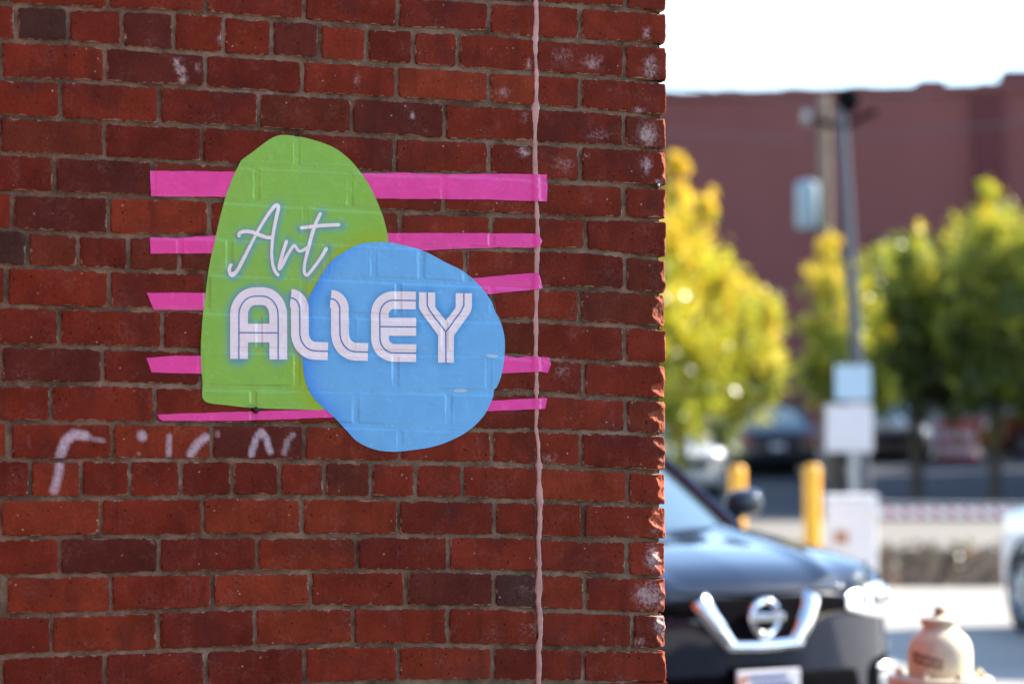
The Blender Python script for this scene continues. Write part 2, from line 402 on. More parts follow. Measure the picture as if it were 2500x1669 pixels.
def make_brick(k, xl, xr, seed, tone):
    corner = xr >= CORNER_X
    rnd = random.Random(seed)
    jl = 4.9 if abs(xl - CRACK) > 1 else 1.5
    jr = 4.9 if abs(xr - CRACK) > 1 else 1.5
    x0 = xl + jl + rnd.uniform(-0.8, 0.8); x1 = xr - (0 if corner else jr + rnd.uniform(-0.8, 0.8))
    xm = (x0 + x1) / 2
    jt, jb = 5.2 + rnd.uniform(-1.3, 1.3), 4.9 + rnd.uniform(-1.3, 1.3)
    tilt = rnd.uniform(-1.2, 1.2)
    h = float(bed(k, xm) - bed(k - 1, xm)) - jt - jb
    w = x1 - x0
    step = 3.2 if corner else 7.5
    ty, dy = ticks(h, 3.4 if corner else 7.0)
    if not corner:
        tx, dx = ticks(w, step)
        X, Y = np.meshgrid(tx, ty)
        DX, DY = np.meshgrid(dx, dy)
        NU = np.zeros_like(X); ND = -np.ones_like(X); DEP = np.zeros_like(X)
        CF = np.zeros_like(X)
    else:
        r = CORNER_R.get(k, 12)
        tx, dx = ticks(w + 40, step)
        keep = tx < w - 1.5 * r - 4
        fx_ = np.arange(w - 1.5 * r - 4, w - 0.5, 1.7); fx_ = np.append(fx_, w)
        L = 200.0 if k % 2 else 95.0
        side = np.linspace(0, 1, 24)[1:] ** 1.4
        nf, nsd = keep.sum() + len(fx_), len(side)
        X, Y = np.meshgrid(np.concatenate([tx[keep], fx_, np.full(nsd, w)]), ty)
        DX, DY = np.meshgrid(np.concatenate([dx[keep], np.zeros(len(fx_) + nsd)]), dy)
        # irregular broken arris: the break starts at xc(y) and falls away towards the corner
        wob = fbm(np.stack([ty * 0.045 + seed * 3.1, ty * 0 + seed, ty * 0], -1), 3, 7)
        xc = w - r * np.clip(0.75 + 1.5 * wob, 0.12, 1.45)
        jagn = fbm(np.stack([X.ravel() * 0.10, Y.ravel() * 0.10, np.full(X.size, seed * 1.7)], -1), 3, 8).reshape(X.shape)
        past = np.maximum(0, X - xc[:, None] + 5.0 * jagn)
        tan_ = 0.95 if r > 20 else 0.9
        DEP = 11 * np.tanh(past * 0.83 * tan_ / 11)
        DEP = DEP + np.clip((X - (w - 3.2)) / 3.2, 0, 1) ** 2 * 2.4
        T_ = np.concatenate([np.zeros(nf), side])[None]
        DEP = DEP + (L - DEP) * T_
        on_side = np.repeat((np.arange(nf + nsd) >= nf)[None], len(ty), 0)
        NU = on_side.astype(float); ND = NU - 1.0
        CF = np.where(on_side, 0.8, np.clip(past / 2.5, 0, 1))
    # rounded corners in outline
    rr = rnd.uniform(4, 9)
    qx = np.where(X < rr, rr - X, 0) if corner else np.where(X < rr, rr - X, np.where(X > w - rr, X - (w - rr), 0))
    qy = np.where(Y < rr, rr - Y, np.where(Y > h - rr, Y - (h - rr), 0))
    q = np.hypot(qx, qy); s = np.where((qx > 0) & (qy > 0), np.maximum(qx, qy) / np.maximum(q, 1e-6), 1.0)
    X2 = np.where(X < rr, rr - qx * s, X)
    if not corner: X2 = np.where(X > w - rr, w - rr + qx * s, X2)
    Y2 = np.where(Y < rr, rr - qy * s, np.where(Y > h - rr, h - rr + qy * s, Y))
    # wobbling arrises
    ex = np.minimum(X, w - X) if not corner else X
    ey = np.minimum(Y, h - Y)
    P1 = np.stack([X2.ravel() * 0.09 + seed, Y2.ravel() * 0.09, np.full(X.size, seed * 0.37)], -1)
    n1 = (fbm(P1, 3, 1) * 3.6).reshape(X.shape); n2 = (fbm(P1 * 0.8 + 50, 3, 2) * 4.0).reshape(X.shape)
    X2 = X2 + n1 * np.clip(1 - ex / 12, 0, 1) * (0 if corner and False else 1)
    Y2 = Y2 + n2 * np.clip(1 - ey / 12, 0, 1)
    px = x0 + X2
    tpy = bed(k - 1, np.minimum(px, 1640)) + jt + tilt * (px - xm) / max(w, 1)
    bpy_ = bed(k, np.minimum(px, 1640)) - jb + tilt * (px - xm) / max(w, 1)
    py = tpy + (Y2 / h) * (bpy_ - tpy)
    U, V = wall_uv(px, py)
    inw = np.maximum(DX, DY)
    P2 = np.stack([U.ravel() * 60, V.ravel() * 60, DEP.ravel() * 0.06 + seed], -1)
    inw = inw + (fbm(P2 * 0.35, 2, 5) * 0.7).reshape(X.shape)
    if corner:
        rough = (fbm(P2 * 1.3, 5, 9) * 1.0 + 0.10).reshape(X.shape)
        fade = np.where(on_side, 0.55, 1 - 0.75 * np.clip((X - (w - 4)) / 4, 0, 1))
        inw = inw + CF * fade * (rough * 3.8 + 2.6 * (fbm(P2 * 5.0, 3, 12)).reshape(X.shape))
        rag = fbm(np.stack([Y.ravel() * 0.11, DEP.ravel() * 0.05, np.full(X.size, seed * 2.3)], -1), 4, 13).reshape(X.shape)
        near = np.where(on_side, 1.0, np.clip((X - (w - 8)) / 8, 0, 1))
        U = U - near * 0.001 * (2.0 * rag + 0.7 + 1.8 * np.exp(-(ey / 4.5) ** 2))       # ragged outline
    depth = DEP - ND * inw
    U = U - NU * inw * 0.001
    c = np.array([float(wall_uv(xm, 0)[0]), 0.0, float(np.mean(V))])
    Vt = np.stack([U, depth * 0.001 + rnd.uniform(-0.0004, 0.0004), V], -1).reshape(-1, 3) - c
    sp, li = stains(px, py)
    if corner: li = np.where(DEP > 60, 0, li)
    edge = np.maximum(np.clip(1.0 - np.minimum(ex, ey) / 6.0, 0, 1) * 0.85, np.clip(1.12 - (h - Y) / 4.5, 0, 1.1))  # bottom arris stronger: bounce light on the mortar lip, painted in
    if corner: edge = edge * (1 - CF)
    base = np.array(TONES[tone]) * 0.92 * (1 + rnd.uniform(-0.10, 0.10))
    tint = np.repeat(base[None], X.size, 0)
    if corner: tint = tint * (1 + 0.25 * CF.ravel())[:, None] + CF.ravel()[:, None] * np.array([0.10, 0.045, 0.027])  # raw clay on the breaks, brightened to imitate sun catching them
    me = mesh_np('brick', Vt, grid_faces(*X.shape), {'tint': tint, 'edge': edge.ravel(), 'lime': li.ravel(), 'spray': sp.ravel()})
    return link('brick', me, M_BRICK, WALL, c)

seed = 1
for k in range(-1, 19):
    xs = [x for x in V_J[k]] + [CORNER_X + (random.uniform(-1.5, 1.5))]
    xs[-1] = max(xs[-1], CORNER_X)
    for xl, xr in zip(xs[:-1], xs[1:]):
        if xr < -6: continue
        seed += 1
        t = TONE_AT.get((k, xl))
        if t is None:
            t = random.choice('rrrmmmrb') if k < 12 else random.choice('rrormr')  # lower courses brighter and more orange, wall lighting put into the tone
        make_brick(k, xl, xr, seed, t)

# mortar sheet behind the measured bricks, turning the corner
ys = np.arange(-90, 1706, 4.6); xs = np.concatenate([np.arange(-130, 1612, 5.0), [1613, 1615, 1616.5, 1617.5]])
X, Y = np.meshgrid(xs, ys)
U, V = wall_uv(X, Y)
n = fbm(np.stack([X.ravel() * 0.05, Y.ravel() * 0.05, 0 * X.ravel()], -1), 4, 31).reshape(X.shape)
dep = 5.0 + 3.6 * n + np.interp(X, [1535, 1580, 1608, 1617.5], [0, 6, 11, 16])
A = np.stack([U, dep * 0.001, V], -1)
sd = np.linspace(19, 230, 26)
SX = np.full((len(ys), len(sd)), 1617.5) - 1.5; SD, SY = np.meshgrid(sd, ys)
U2, V2 = wall_uv(SX, SY)
n2 = fbm(np.stack([SD.ravel() * 0.09, SY.ravel() * 0.07, 3 + 0 * SY.ravel()], -1), 4, 33).reshape(SD.shape)
B = np.stack([U2 + 0.006 * n2, SD * 0.001, V2], -1)
G = np.concatenate([A, B], 1)
link('mortar', mesh_np('mortar', G.reshape(-1, 3), grid_faces(*G.shape[:2])), M_MORTAR, WALL)

# sealant bead over the crack
sy = np.linspace(-1500, 2850, 1000); sx = np.interp(sy, SEALY, SEALX)
wid = 6.2 + 4.6 * fbm(np.stack([sy * 0.035, 0 * sy, 0 * sy], -1), 3, 41) + 2.2 * np.maximum(0, fbm(np.stack([sy * 0.011, 0 * sy + 5, 0 * sy], -1), 2, 42))
bl = min(J); 
for kk in range(-1, 18): wid = wid + 1.8 * np.exp(-((sy - float(bed(kk, 1311))) / 6) ** 2)
tt = np.linspace(-1, 1, 11)
X = sx[:, None] + tt[None] * wid[:, None] * (1 + 0.18 * fbm(np.stack([np.repeat(sy * 0.09, 11), np.tile(np.sign(tt) * 9, len(sy)), 0 * np.repeat(sy, 11)], -1), 2, 44).reshape(len(sy), 11))
Y = np.repeat(sy[:, None], 11, 1)
U, V = wall_uv(X, Y)
D = 2.5 - 3.3 * np.sqrt(np.clip(1 - tt ** 4, 0, 1))[None] + 0.5 * fbm(np.stack([X.ravel() * 0.08, Y.ravel() * 0.08, 0 * X.ravel()], -1), 3, 45).reshape(X.shape)
link('sealant_bead', mesh_np('sealant_bead', np.stack([U, D * 0.001, V], -1).reshape(-1, 3), grid_faces(*X.shape)), M_SEAL, WALL)

# rest of the building: same bond carried down to the ground, up, to the left and round the side
lines = {}
for k in range(-2, 19):
    xx = np.array([40, 500, 1000, 1500.0]); u, v = wall_uv(xx, bed(k, xx)); lines[k] = np.polyfit(u, v, 1)
PIT = 0.0722
for k in range(-3, -60, -1): lines[k] = lines[-2] + np.array([0, PIT * (-2 - k)])
for k in range(19, 46): lines[k] = lines[18] - np.array([0, PIT * (k - 18)])
u_l = float(wall_uv(-6, 850)[0])
fv, ff, fc = [], [], []
BOXF = np.array([(0, 1, 2, 3), (4, 7, 6, 5), (0, 4, 5, 1), (1, 5, 6, 2), (2, 6, 7, 3), (3, 7, 4, 0)])
def add_field(quad_a, quad_b, tone):
    b = len(fv); fv.extend(quad_a); fv.extend(quad_b); ff.extend((BOXF + b).tolist())
    c = np.array(TONES[tone]) * random.uniform(0.9, 1.1)
    fc.extend([c] * 8)
HTOP = 4.6
for k in range(-42, 46):
    inframe = -1 <= k <= 18
    hi, lo = lines[k - 1] if (k - 1) in lines else None, lines[k]
    if hi is None: continue
    half = k % 6 == 1
    off = (k % 2) * 0.098
    L = 0.0975 if half else 0.197
    u = U_C - 0.0 - (0.095 if (k % 2) else 0.0)
    if (k % 2) and not inframe: start = [(U_C - 0.090, U_C)]
    else: start = []
    segs = start[:]
    while u > -5.0:
        segs.append((u - L + 0.0045, u - 0.0045 if u < U_C - 0.001 else U_C)); u -= L
    for (a, b) in segs:
        if inframe:
            if a > u_l: continue
            b = min(b, u_l - 0.115 if False else float(wall_uv(min(xv for xv in V_J[k] ) - 5, 850)[0]) - 0.004)
            if b - a < 0.02: continue
        z = lambda l, q, s: float(np.polyval(l, q)) + s
        if z(hi, b, 0) > HTOP or z(hi, b, 0) < 0.03: continue
        zz = [max(0.002, z(lo, a, .005)), max(0.002, z(lo, b, .005)), z(hi, b, -.005), z(hi, a, -.005)]
        f0 = random.uniform(-0.0004, 0.0004)
        add_field([(a, f0, zz[0]), (b, f0, zz[1]), (b, f0, zz[2]), (a, f0, zz[3])], [(a, .05, zz[0]), (b, .05, zz[1]), (b, .05, zz[2]), (a, .05, zz[3])], random.choice('rrmmob'))
    # return face
    d = (0.205 if k % 2 else 0.100) if inframe else (0.205 if k % 2 else 0.055)
    zl, zh = float(np.polyval(lo, U_C)) + .005, float(np.polyval(hi, U_C)) - .005
    if zh < HTOP and zh > 0.03:
        zl = max(zl, 0.002)
        while d < 6.0:
            e = min(d + L - 0.009, 6.2)
            x1_ = U_C + random.uniform(-0.0006, 0.0006)
            add_field([(x1_, d, zl), (x1_, e, zl), (x1_, e, zh), (x1_, d, zh)], [(x1_ - .05, d, zl), (x1_ - .05, e, zl), (x1_ - .05, e, zh), (x1_ - .05, d, zh)], random.choice('rrmmob'))
            d += L
UW, DW = -1.80, -2.7       # unseen projecting wing, added to darken the left of the wall
for k in range(-42, 46):
    if (k - 1) not in lines: continue
    zl, zh = float(np.polyval(lines[k], UW)) + .005, float(np.polyval(lines[k - 1], UW)) - .005
    if zh > HTOP or zh < 0.03: continue
    zl = max(zl, 0.002); off = 0.098 * (k % 2)
    d = DW - off
    while d < -0.02:
        a, b = max(d, DW) + .0045, min(d + 0.1925, -0.012)
        if b - a > 0.02: add_field([(UW, a, zl), (UW, b, zl), (UW, b, zh), (UW, a, zh)], [(UW - .05, a, zl), (UW - .05, b, zl), (UW - .05, b, zh), (UW - .05, a, zh)], random.choice('rrmmob'))
        d += 0.197
    u = UW + off
    while u > -3.6:
        a, b = u - 0.1925, min(u, UW) - .0045
        if b - a > 0.02: add_field([(a, DW - .006, zl), (b, DW - .006, zl), (b, DW - .006, zh), (a, DW - .006, zh)], [(a, DW + .04, zl), (b, DW + .04, zl), (b, DW + .04, zh), (a, DW + .04, zh)], random.choice('rrmmob'))
        u -= 0.197
MB().box(-3.6, UW - 0.012, DW + 0.010, -0.004, 0.0, HTOP + 0.018).build('shade_wing_core', M_MORTAR, WALL)
me = mesh_np('brick_field', fv, ff, {'tint': np.array(fc), 'edge': np.zeros(len(fv)), 'lime': np.zeros(len(fv)), 'spray': np.zeros(len(fv))}, smooth=False)
tag(link('brick_field', me, M_BRICK, WALL), kind='stuff')
MB().box(-5.0, U_C - 0.016, 0.012, 6.19, 0.0, HTOP + 0.02).build('wall_core', M_MORTAR, WALL)
M_COPE = simple('coping_stone', (0.42, 0.39, 0.35), 0.85, bump=0.002)
MB().box(-5.06, U_C + 0.05, -0.05, 6.25, HTOP + 0.02, HTOP + 0.12, 0.01).build('coping', M_COPE, WALL)
def on_wall(px, py, mm):
    u, v = wall_uv(px, py); return (float(u), -mm * 0.001, float(v))
MB().lathe([(0.0001, -0.006), (0.004, -0.005), (0.0062, -0.002), (0.0066, 0.004), (0.0066, 0.012)], 14, axis='y').build('anchor_stub', M_IRON, WALL, True, on_wall(624, 1001, 2))
MB().lathe([(0.0001, -0.004), (0.003, -0.003), (0.0042, 0.0), (0.0042, 0.008)], 12, axis='y').build('screw_head', M_STEEL, WALL, True, on_wall(1607, 452, 0))

# ------------------------------------------------------------------ vinyl pieces that follow the brick relief
def relief(X, Y):
    """mm that a pasted film sinks into the joints (positive = into the wall)"""
    sh = X.shape; X = X.ravel(); Y = Y.ravel()
    ks = list(range(-2, 19)); L = np.array([bed(k, X) for k in ks])
    idx = np.clip((L < Y[None]).sum(0), 1, len(ks) - 1)
    ar = np.arange(len(X))
    d = np.minimum(Y - L[idx - 1, ar], L[idx, ar] - Y)
    for i in range(1, len(ks)):
        m = idx == i
        if not m.any() or ks[i] not in V_J: continue
        v = np.array([q for q in V_J[ks[i]] if abs(q - CRACK) > 1])
        dd = np.abs(X[m][:, None] - v[None]).min(1)
        d[m] = np.minimum(d[m], dd)
    e = d - 5.2
    P = np.stack([X * 0.03, Y * 0.03, 0 * X], -1)
    sag = np.clip(0.62 + 1.9 * fbm(P * 0.45, 3, 51), 0.10, 1.9)
    o = np.where(e < 0, sag, sag * np.exp(-(np.maximum(e, 0) / 3.0) ** 2))
    o -= 0.35 * np.exp(-((e - 4.5) / 2.2) ** 2)                       # slight roll over the arris
    o += 0.22 * fbm(P * 3.3, 3, 55) + 0.75 * np.exp(-(np.maximum(e, 0) / 7) ** 2) * np.abs(fbm(P * 4.5 + 9, 3, 57))
    o = o - (o + 1.9) * np.exp(-((X - np.interp(Y, SEALY, SEALX)) / 9.5) ** 4)
    return o.reshape(sh)

def spans(poly, q, axis):
    """min/max of the other axis where the closed outline crosses q"""
    P = poly; Q = np.roll(poly, -1, 0)
    a0, a1 = P[:, axis], Q[:, axis]; b0, b1 = P[:, 1 - axis], Q[:, 1 - axis]
    lo = np.empty(len(q)); hi = np.empty(len(q))
    for i, v in enumerate(q):
        m = ((a0 <= v) & (a1 > v)) | ((a1 <= v) & (a0 > v))
        c = b0[m] + (v - a0[m]) / (a1[m] - a0[m]) * (b1[m] - b0[m])
        lo[i], hi[i] = c.min(), c.max()
    return lo, hi

def sheet(name, poly, axis, step, mm, m, parent, extra=None, attrs=None):
    poly = np.asarray(poly, float)
    a, b = poly[:, axis].min() + 0.05, poly[:, axis].max() - 0.05
    n = max(4, int((b - a) / step)); q = np.linspace(a, b, n)
    if n > 60:  # finer rows where the outline closes
        q = a + (b - a) * (0.5 - 0.5 * np.cos(np.pi * np.linspace(0, 1, n))) * 0.35 + (q - a) * 0.65
    lo, hi = spans(poly, q, axis)
    c = max(6, int((hi - lo).max() / step)); t = np.linspace(0, 1, c)
    other = lo[:, None] + t[None] * (hi - lo)[:, None]; along = np.repeat(q[:, None], c, 1)
    X, Y = (along, other) if axis == 0 else (other, along)
    D = relief(X, Y) - mm
    if extra is not None: D = D + extra(X, Y)
    U, V = wall_uv(X, Y)
    c0 = np.array([U.mean(), 0, V.mean()]) if parent is None else np.zeros(3)
    fa = grid_faces(*X.shape)
    if axis == 0: fa = fa[:, ::-1]
    P = np.stack([U, D * 0.001, V], -1).reshape(-1, 3) - c0
    me = mesh_np(name, P, fa, attrs(X.ravel(), Y.ravel()) if attrs else None)
    o = link(name, me, m, parent)
    if parent is None:
        o.location = Vector((0, S, 0)) + Matrix.Rotation(TH, 3, 'Z') @ Vector(c0); o.rotation_euler = (0, 0, TH)
    return o

def jag(poly, amp=0.6, seed=3):
    p = np.asarray(poly, float)
    n = fbm(np.stack([p[:, 0] * .05, p[:, 1] * .05, 0 * p[:, 0] + seed], -1), 3, 61)
    n2 = fbm(np.stack([p[:, 0] * .05 + 40, p[:, 1] * .05, 0 * p[:, 0] + seed], -1), 3, 62)
    return p + amp * 2 * np.stack([n, n2], -1)

def dense(poly, step=4.0):
    out = []
    p = np.asarray(poly, float)
    for a, b in zip(p, np.roll(p, -1, 0)):
        n = max(1, int(np.hypot(*(b - a)) / step))
        for i in range(n): out.append(a + (b - a) * i / n)
    return np.array(out)

STRIPS = [
 ([(367, 417), (567, 419), (720, 421), (884, 423), (985, 422), (1080, 426), (1206, 424), (1336, 426), (1336, 492), (1183, 487), (923, 485), (700, 484), (548, 481), (367, 479)], 'widest pink vinyl strip, running along the wall just under the green arch top'),
 ([(366, 579), (430, 581), (525, 574), (700, 571), (947, 569), (1130, 569), (1302, 570), (1316, 574), (1324, 588), (1318, 600), (1306, 605), (1220, 604), (1133, 607), (1040, 611), (800, 616), (517, 619), (366, 619)], 'pink vinyl strip with one rounded end, passing behind the script word'),
 ([(358, 715), (502, 715), (800, 703), (1149, 680), (1241, 671), (1315, 666), (1325, 703), (1310, 706), (1191, 718), (900, 741), (494, 757), (450, 757), (375, 756)], 'pink vinyl strip slanting upward with a ragged wrinkled end, level with the block lettering'),
 ([(358, 873), (430, 868), (490, 868), (800, 868), (1232, 867), (1262, 873), (1285, 869), (1340, 873), (1345, 889), (1338, 910), (1320, 907), (1302, 908), (1227, 911), (800, 912), (492, 912), (369, 909)], 'pink vinyl strip with crumpled curled end, just below the block lettering'),
 ([(383, 1011), (560, 1005), (797, 999), (1000, 988), (1198, 977), (1336, 971), (1331, 997), (1189, 1003), (1000, 1012), (816, 1019), (600, 1026), (398, 1027), (388, 1021)], 'narrow tapering pink vinyl strip, lowest one, crossing under the green bottom edge'),
]
for i, (p, lab) in enumerate(STRIPS):
    wr = lambda X, Y, i=i: 0.9 * np.exp(-((X - 1325) / 40) ** 2) * (fbm(np.stack([X.ravel() * .11, Y.ravel() * .16, 0 * X.ravel() + i], -1), 3, 71).reshape(X.shape)) - 0.35 * np.abs(fbm(np.stack([X.ravel() * .02 + Y.ravel() * .05, Y.ravel() * .12, 0 * X.ravel() + i], -1), 2, 72).reshape(X.shape))
    o = sheet('vinyl_strip', jag(dense(p), 0.7, i), 0, 3.0, 1.0, M_PINK, None, wr)
    tag(o, lab, 'vinyl strip', 'pink vinyl strips behind the wall decal')

GREEN = [(695, 330), (715, 331), (724, 335), (746, 337), (807, 357), (848, 385), (881, 422), (904, 458), (922, 496), (935, 530), (945, 570), (947, 593), (945, 700), (915, 850), (860, 960), (797, 997), (743, 999), (628, 996), (556, 989), (499, 978),
         (494, 933), (490, 857), (494, 780), (502, 715), (511, 647), (524, 588), (537, 530), (552, 476), (572, 424), (580, 409), (590, 391), (613, 374), (639, 354), (662, 338), (680, 331)]
BLUE = [(914, 591), (946, 591), (972, 596), (1030, 611), (1088, 641), (1125, 659), (1152, 679), (1180, 708), (1201, 739), (1207, 757), (1221, 785), (1229, 812), (1232, 840), (1230, 877), (1223, 917), (1213, 943), (1206, 951), (1204, 964), (1200, 976), (1180, 1015),
        (1143, 1051), (1097, 1076), (1051, 1091), (990, 1100), (953, 1102), (913, 1096), (873, 1078), (846, 1051), (821, 1024), (797, 1002), (766, 972), (749, 941), (741, 910), (738, 870), (738, 835), (741, 800), (745, 760), (754, 726), (775, 687), (791, 660), (812, 634), (853, 607), (884, 594)]
green_o = catmull(GREEN, 520, True); blue_o = catmull(BLUE, 560, True)

z1 = lambda x, y: (530 + x / 3.2625, 650 + y / 3.2625)
z2 = lambda x, y: (450 + x / 3.92, 300 + y / 3.92)
def arcpath(*pts): return list(pts)
def corner_arc(a, b, c, n=10):
    """smooth turn from a through corner b to c (quadratic)"""
    a, b, c = map(np.array, (a, b, c)); k = 0.5523
    p1, p2 = a + (b - a) * k, c + (b - c) * k
    return [tuple((1 - t) ** 3 * a + 3 * (1 - t) ** 2 * t * p1 + 3 * (1 - t) * t * t * p2 + t ** 3 * c) for t in np.linspace(0, 1, n)]
def stroke_A(): return [(172, 737)] + corner_arc((172, 385), (172, 238), (300, 238)) + corner_arc((362, 238), (484, 240), (484, 390)) + [(485, 742)]
def stroke_L(x): return corner_arc((583 + x, 252 + .02 * x), (655 + x, 252 + .02 * x), (656 + x, 340)) + corner_arc((657 + x, 530), (657 + x, 672 + .02 * x), (780 + x, 673 + .02 * x)) + [(880 + x, 676 + .02 * x)]
def stroke_E(): return [(1580, 273), (1400, 270)] + corner_arc((1400, 270), (1294, 270), (1294, 380)) + corner_arc((1294, 570), (1294, 688), (1405, 689)) + [(1583, 691)]
def offset(path, d):
    p = np.array(path, float); t = np.gradient(p, axis=0); t /= np.maximum(np.hypot(t[:, 0], t[:, 1]), 1e-6)[:, None]
    return p + d * np.stack([-t[:, 1], t[:, 0]], -1)
def resample(p, n):
    p = np.asarray(p, float); s = np.concatenate([[0], np.cumsum(np.hypot(*np.diff(p, axis=0).T))])
    q = np.linspace(0, s[-1], n); return np.stack([np.interp(q, s, p[:, 0]), np.interp(q, s, p[:, 1])], -1)
def rect(x0, y0, x1, y1): return ([(x0, y0), (x1, y0)], [(x0, y1), (x1, y1)])
def thick(path, hw): p = resample(path, 90); return (offset(p, hw), offset(p, -hw))
Y_L = ([(1605, 206), (1605, 322), (1612, 345), (1630, 375), (1757, 548), (1757, 766)], [(1670, 208), (1671, 312), (1676, 330), (1690, 352), (1820, 522), (1820, 767)])
Y_L2 = ([(1670, 208), (1671, 312), (1676, 330), (1690, 352), (1820, 522)], [(1734, 209), (1734, 318), (1738, 330), (1750, 348), (1820, 432)])
Y_R = ([(1820, 522), (1940, 358), (1956, 335), (1962, 312), (1963, 215)], [(1820, 432), (1882, 350), (1893, 335), (1897, 318), (1897, 214)])
Y_R2 = ([(1820, 767), (1820, 522), (1940, 358), (1956, 335), (1962, 312), (1963, 215)], [(1883, 768), (1883, 552), (2003, 385), (2020, 352), (2027, 322), (2027, 216)])
LETTERS = [
 ('A', [thick(stroke_A(), 71), rect(243, 457, 414, 606)], [stroke_A(), [(172, 528), (484, 530)]]),
 ('L', [thick(stroke_L(0), 71)], [stroke_L(0)]),
 ('L', [thick(stroke_L(319), 71)], [stroke_L(319)]),
 ('E', [thick(stroke_E(), 71), rect(1362, 409, 1583, 554)], [stroke_E(), [(1294, 480), (1583, 483)]]),
 ('Y', [Y_L, Y_L2, Y_R, Y_R2], [[(1670, 208), (1671, 312), (1690, 352), (1820, 522), (1820, 768)], [(1820, 522), (1940, 358), (1962, 312), (1963, 215)]]),
]
SCRIPT = [
 ('A', [[(465, 1355), (440, 1362), (428, 1410), (450, 1462), (500, 1420), (560, 1310), (680, 1075), (780, 905), (855, 805), (888, 785), (898, 815), (878, 905), (848, 1060), (835, 1200), (837, 1320), (860, 1410), (893, 1458), (905, 1442)],
        [(530, 1095), (520, 1065), (560, 1042), (640, 1045), (720, 1075), (790, 1098), (842, 1095)]]),
 ('r', [[(980, 1120), (940, 1240), (905, 1392), (935, 1360), (985, 1262), (1042, 1178), (1065, 1190), (1090, 1225), (1130, 1222), (1185, 1185)]]),
 ('t', [[(1305, 855), (1240, 1000), (1190, 1180), (1150, 1340), (1146, 1430), (1168, 1458), (1200, 1430), (1290, 1310), (1365, 1190)], [(1100, 1008), (1300, 985), (1490, 975)]]),
]
hal_segs = []
for _, bands, inl in LETTERS:
    for p in inl:
        q_ = resample([z1(*q) for q in p], 80); n_ = int(80 * 17 / np.hypot(*np.diff(q_, axis=0).T).sum())
        hal_segs.append((q_[n_:80 - n_][::3], 21.5))
for _, strokes in SCRIPT:
    for s_ in strokes: hal_segs.append((catmull([z2(*q) for q in s_], 40) + np.array([2.5, 3.0]), 4.0))
def halo(X, Y):
    h = np.zeros(len(X))
    for p, hw in hal_segs:
        x0, y0 = p.min(0) - 60; x1, y1 = p.max(0) + 60
        m = (X > x0) & (X < x1) & (Y > y0) & (Y < y1)
        if not m.any(): continue
        d = np.maximum(seg_dist(X[m], Y[m], [tuple(q) for q in p]) - hw, 0)
        h[m] = np.maximum(h[m], np.exp(-(d / (9.5 if hw > 10 else 9.0)) ** 1.4) * (1.0 if hw > 10 else 0.8))
    return h
def green_attr(X, Y):
    d = seg_dist(X, Y, [tuple(q) for q in blue_o[::6]] + [tuple(blue_o[0])])
    return {'halo': halo(X, Y), 'rim': np.clip(0.95 * np.exp(-(d / 26) ** 1.3) + 0.18 * fbm(np.stack([X * .012, Y * .012, 0 * X], -1), 2, 81) + 0.1, 0, 1)}
def blue_attr(X, Y):
    d = seg_dist(X, Y, [tuple(q) for q in green_o[::6]])
    e = seg_dist(X, Y, [tuple(q) for q in blue_o[::6]] + [tuple(blue_o[0])])
    return {'halo': halo(X, Y), 'rim': np.clip(np.exp(-(e / 26) ** 1.4) * np.clip((900 - X) / 120, 0, 1), 0, 1)}

gc = Vector((float(wall_uv(850, 720)[0]), 0, float(wall_uv(850, 720)[1])))
DECAL = thing('wall_decal', 'green and blue overlapping blob decal lettered Art ALLEY in white, pasted on the brick wall', 'decal',
              Vector((0, S, 0)) + Matrix.Rotation(TH, 3, 'Z') @ gc, TH)
def under_decal(o):
    for v in o.data.vertices: v.co -= gc
    return o
def shift(me):
    co = np.empty(len(me.vertices) * 3, np.float32); me.vertices.foreach_get('co', co)
    co = co.reshape(-1, 3) - np.array(gc, np.float32); me.vertices.foreach_set('co', co.ravel()); me.update()
def dsheet(*a, **k):
    o = sheet(*a, **k); shift(o.data); return o
dsheet('green_panel', green_o, 1, 2.6, 1.7, M_GREEN, DECAL, attrs=green_attr)
dsheet('blue_panel', blue_o, 1, 2.6, 2.15, M_BLUE, DECAL, attrs=blue_attr)

for tp in ([(1184, 866), (1196, 863), (1213, 866), (1217, 870), (1204, 873), (1188, 871)], [(1106, 951), (1120, 947), (1138, 949), (1141, 955), (1124, 959), (1109, 957)]):
    tag(dsheet('torn_spot', jag(dense(tp, 1.5), 1.0, 5), 0, 1.2, 2.5, M_TORN, DECAL), 'small torn white patch in the blue film')

def bands_mesh(bands, mm, f, cols=20, n=130):
    Vs, Fs, b = [], [], 0
    for pa, pb in bands:
        a, c = resample([f(*q) for q in pa], n), resample([f(*q) for q in pb], n)
        t = np.linspace(0, 1, cols)
        P = a[:, None] * (1 - t)[None, :, None] + c[:, None] * t[None, :, None]
        X, Y = P[..., 0], P[..., 1]
        D = relief(X, Y) - mm; U, V = wall_uv(X, Y)
        Vs.append(np.stack([U - gc.x, D * 0.001, V - gc.z], -1).reshape(-1, 3)); Fs.append(grid_faces(*X.shape) + b); b += X.size
    return np.concatenate(Vs), np.concatenate(Fs)
ident = lambda x, y: (x, y)
for nm, bands, inl in LETTERS:
    V_, F_ = bands_mesh(bands, 2.8, z1)
    lo = link('letter', mesh_np('letter', V_, F_), M_WHITE, DECAL); tag(lo, 'white block letter ' + nm + ' with fine blue centre line')
    ib = []
    for p in inl:
        q = resample([z1(*w) for w in p], 60); ib.append((offset(q, 1.5), offset(q, -1.5)))
    V_, F_ = bands_mesh(ib, 3.1, ident, cols=3)
    link('inline', mesh_np('inline', V_, F_), M_INLINE, lo)
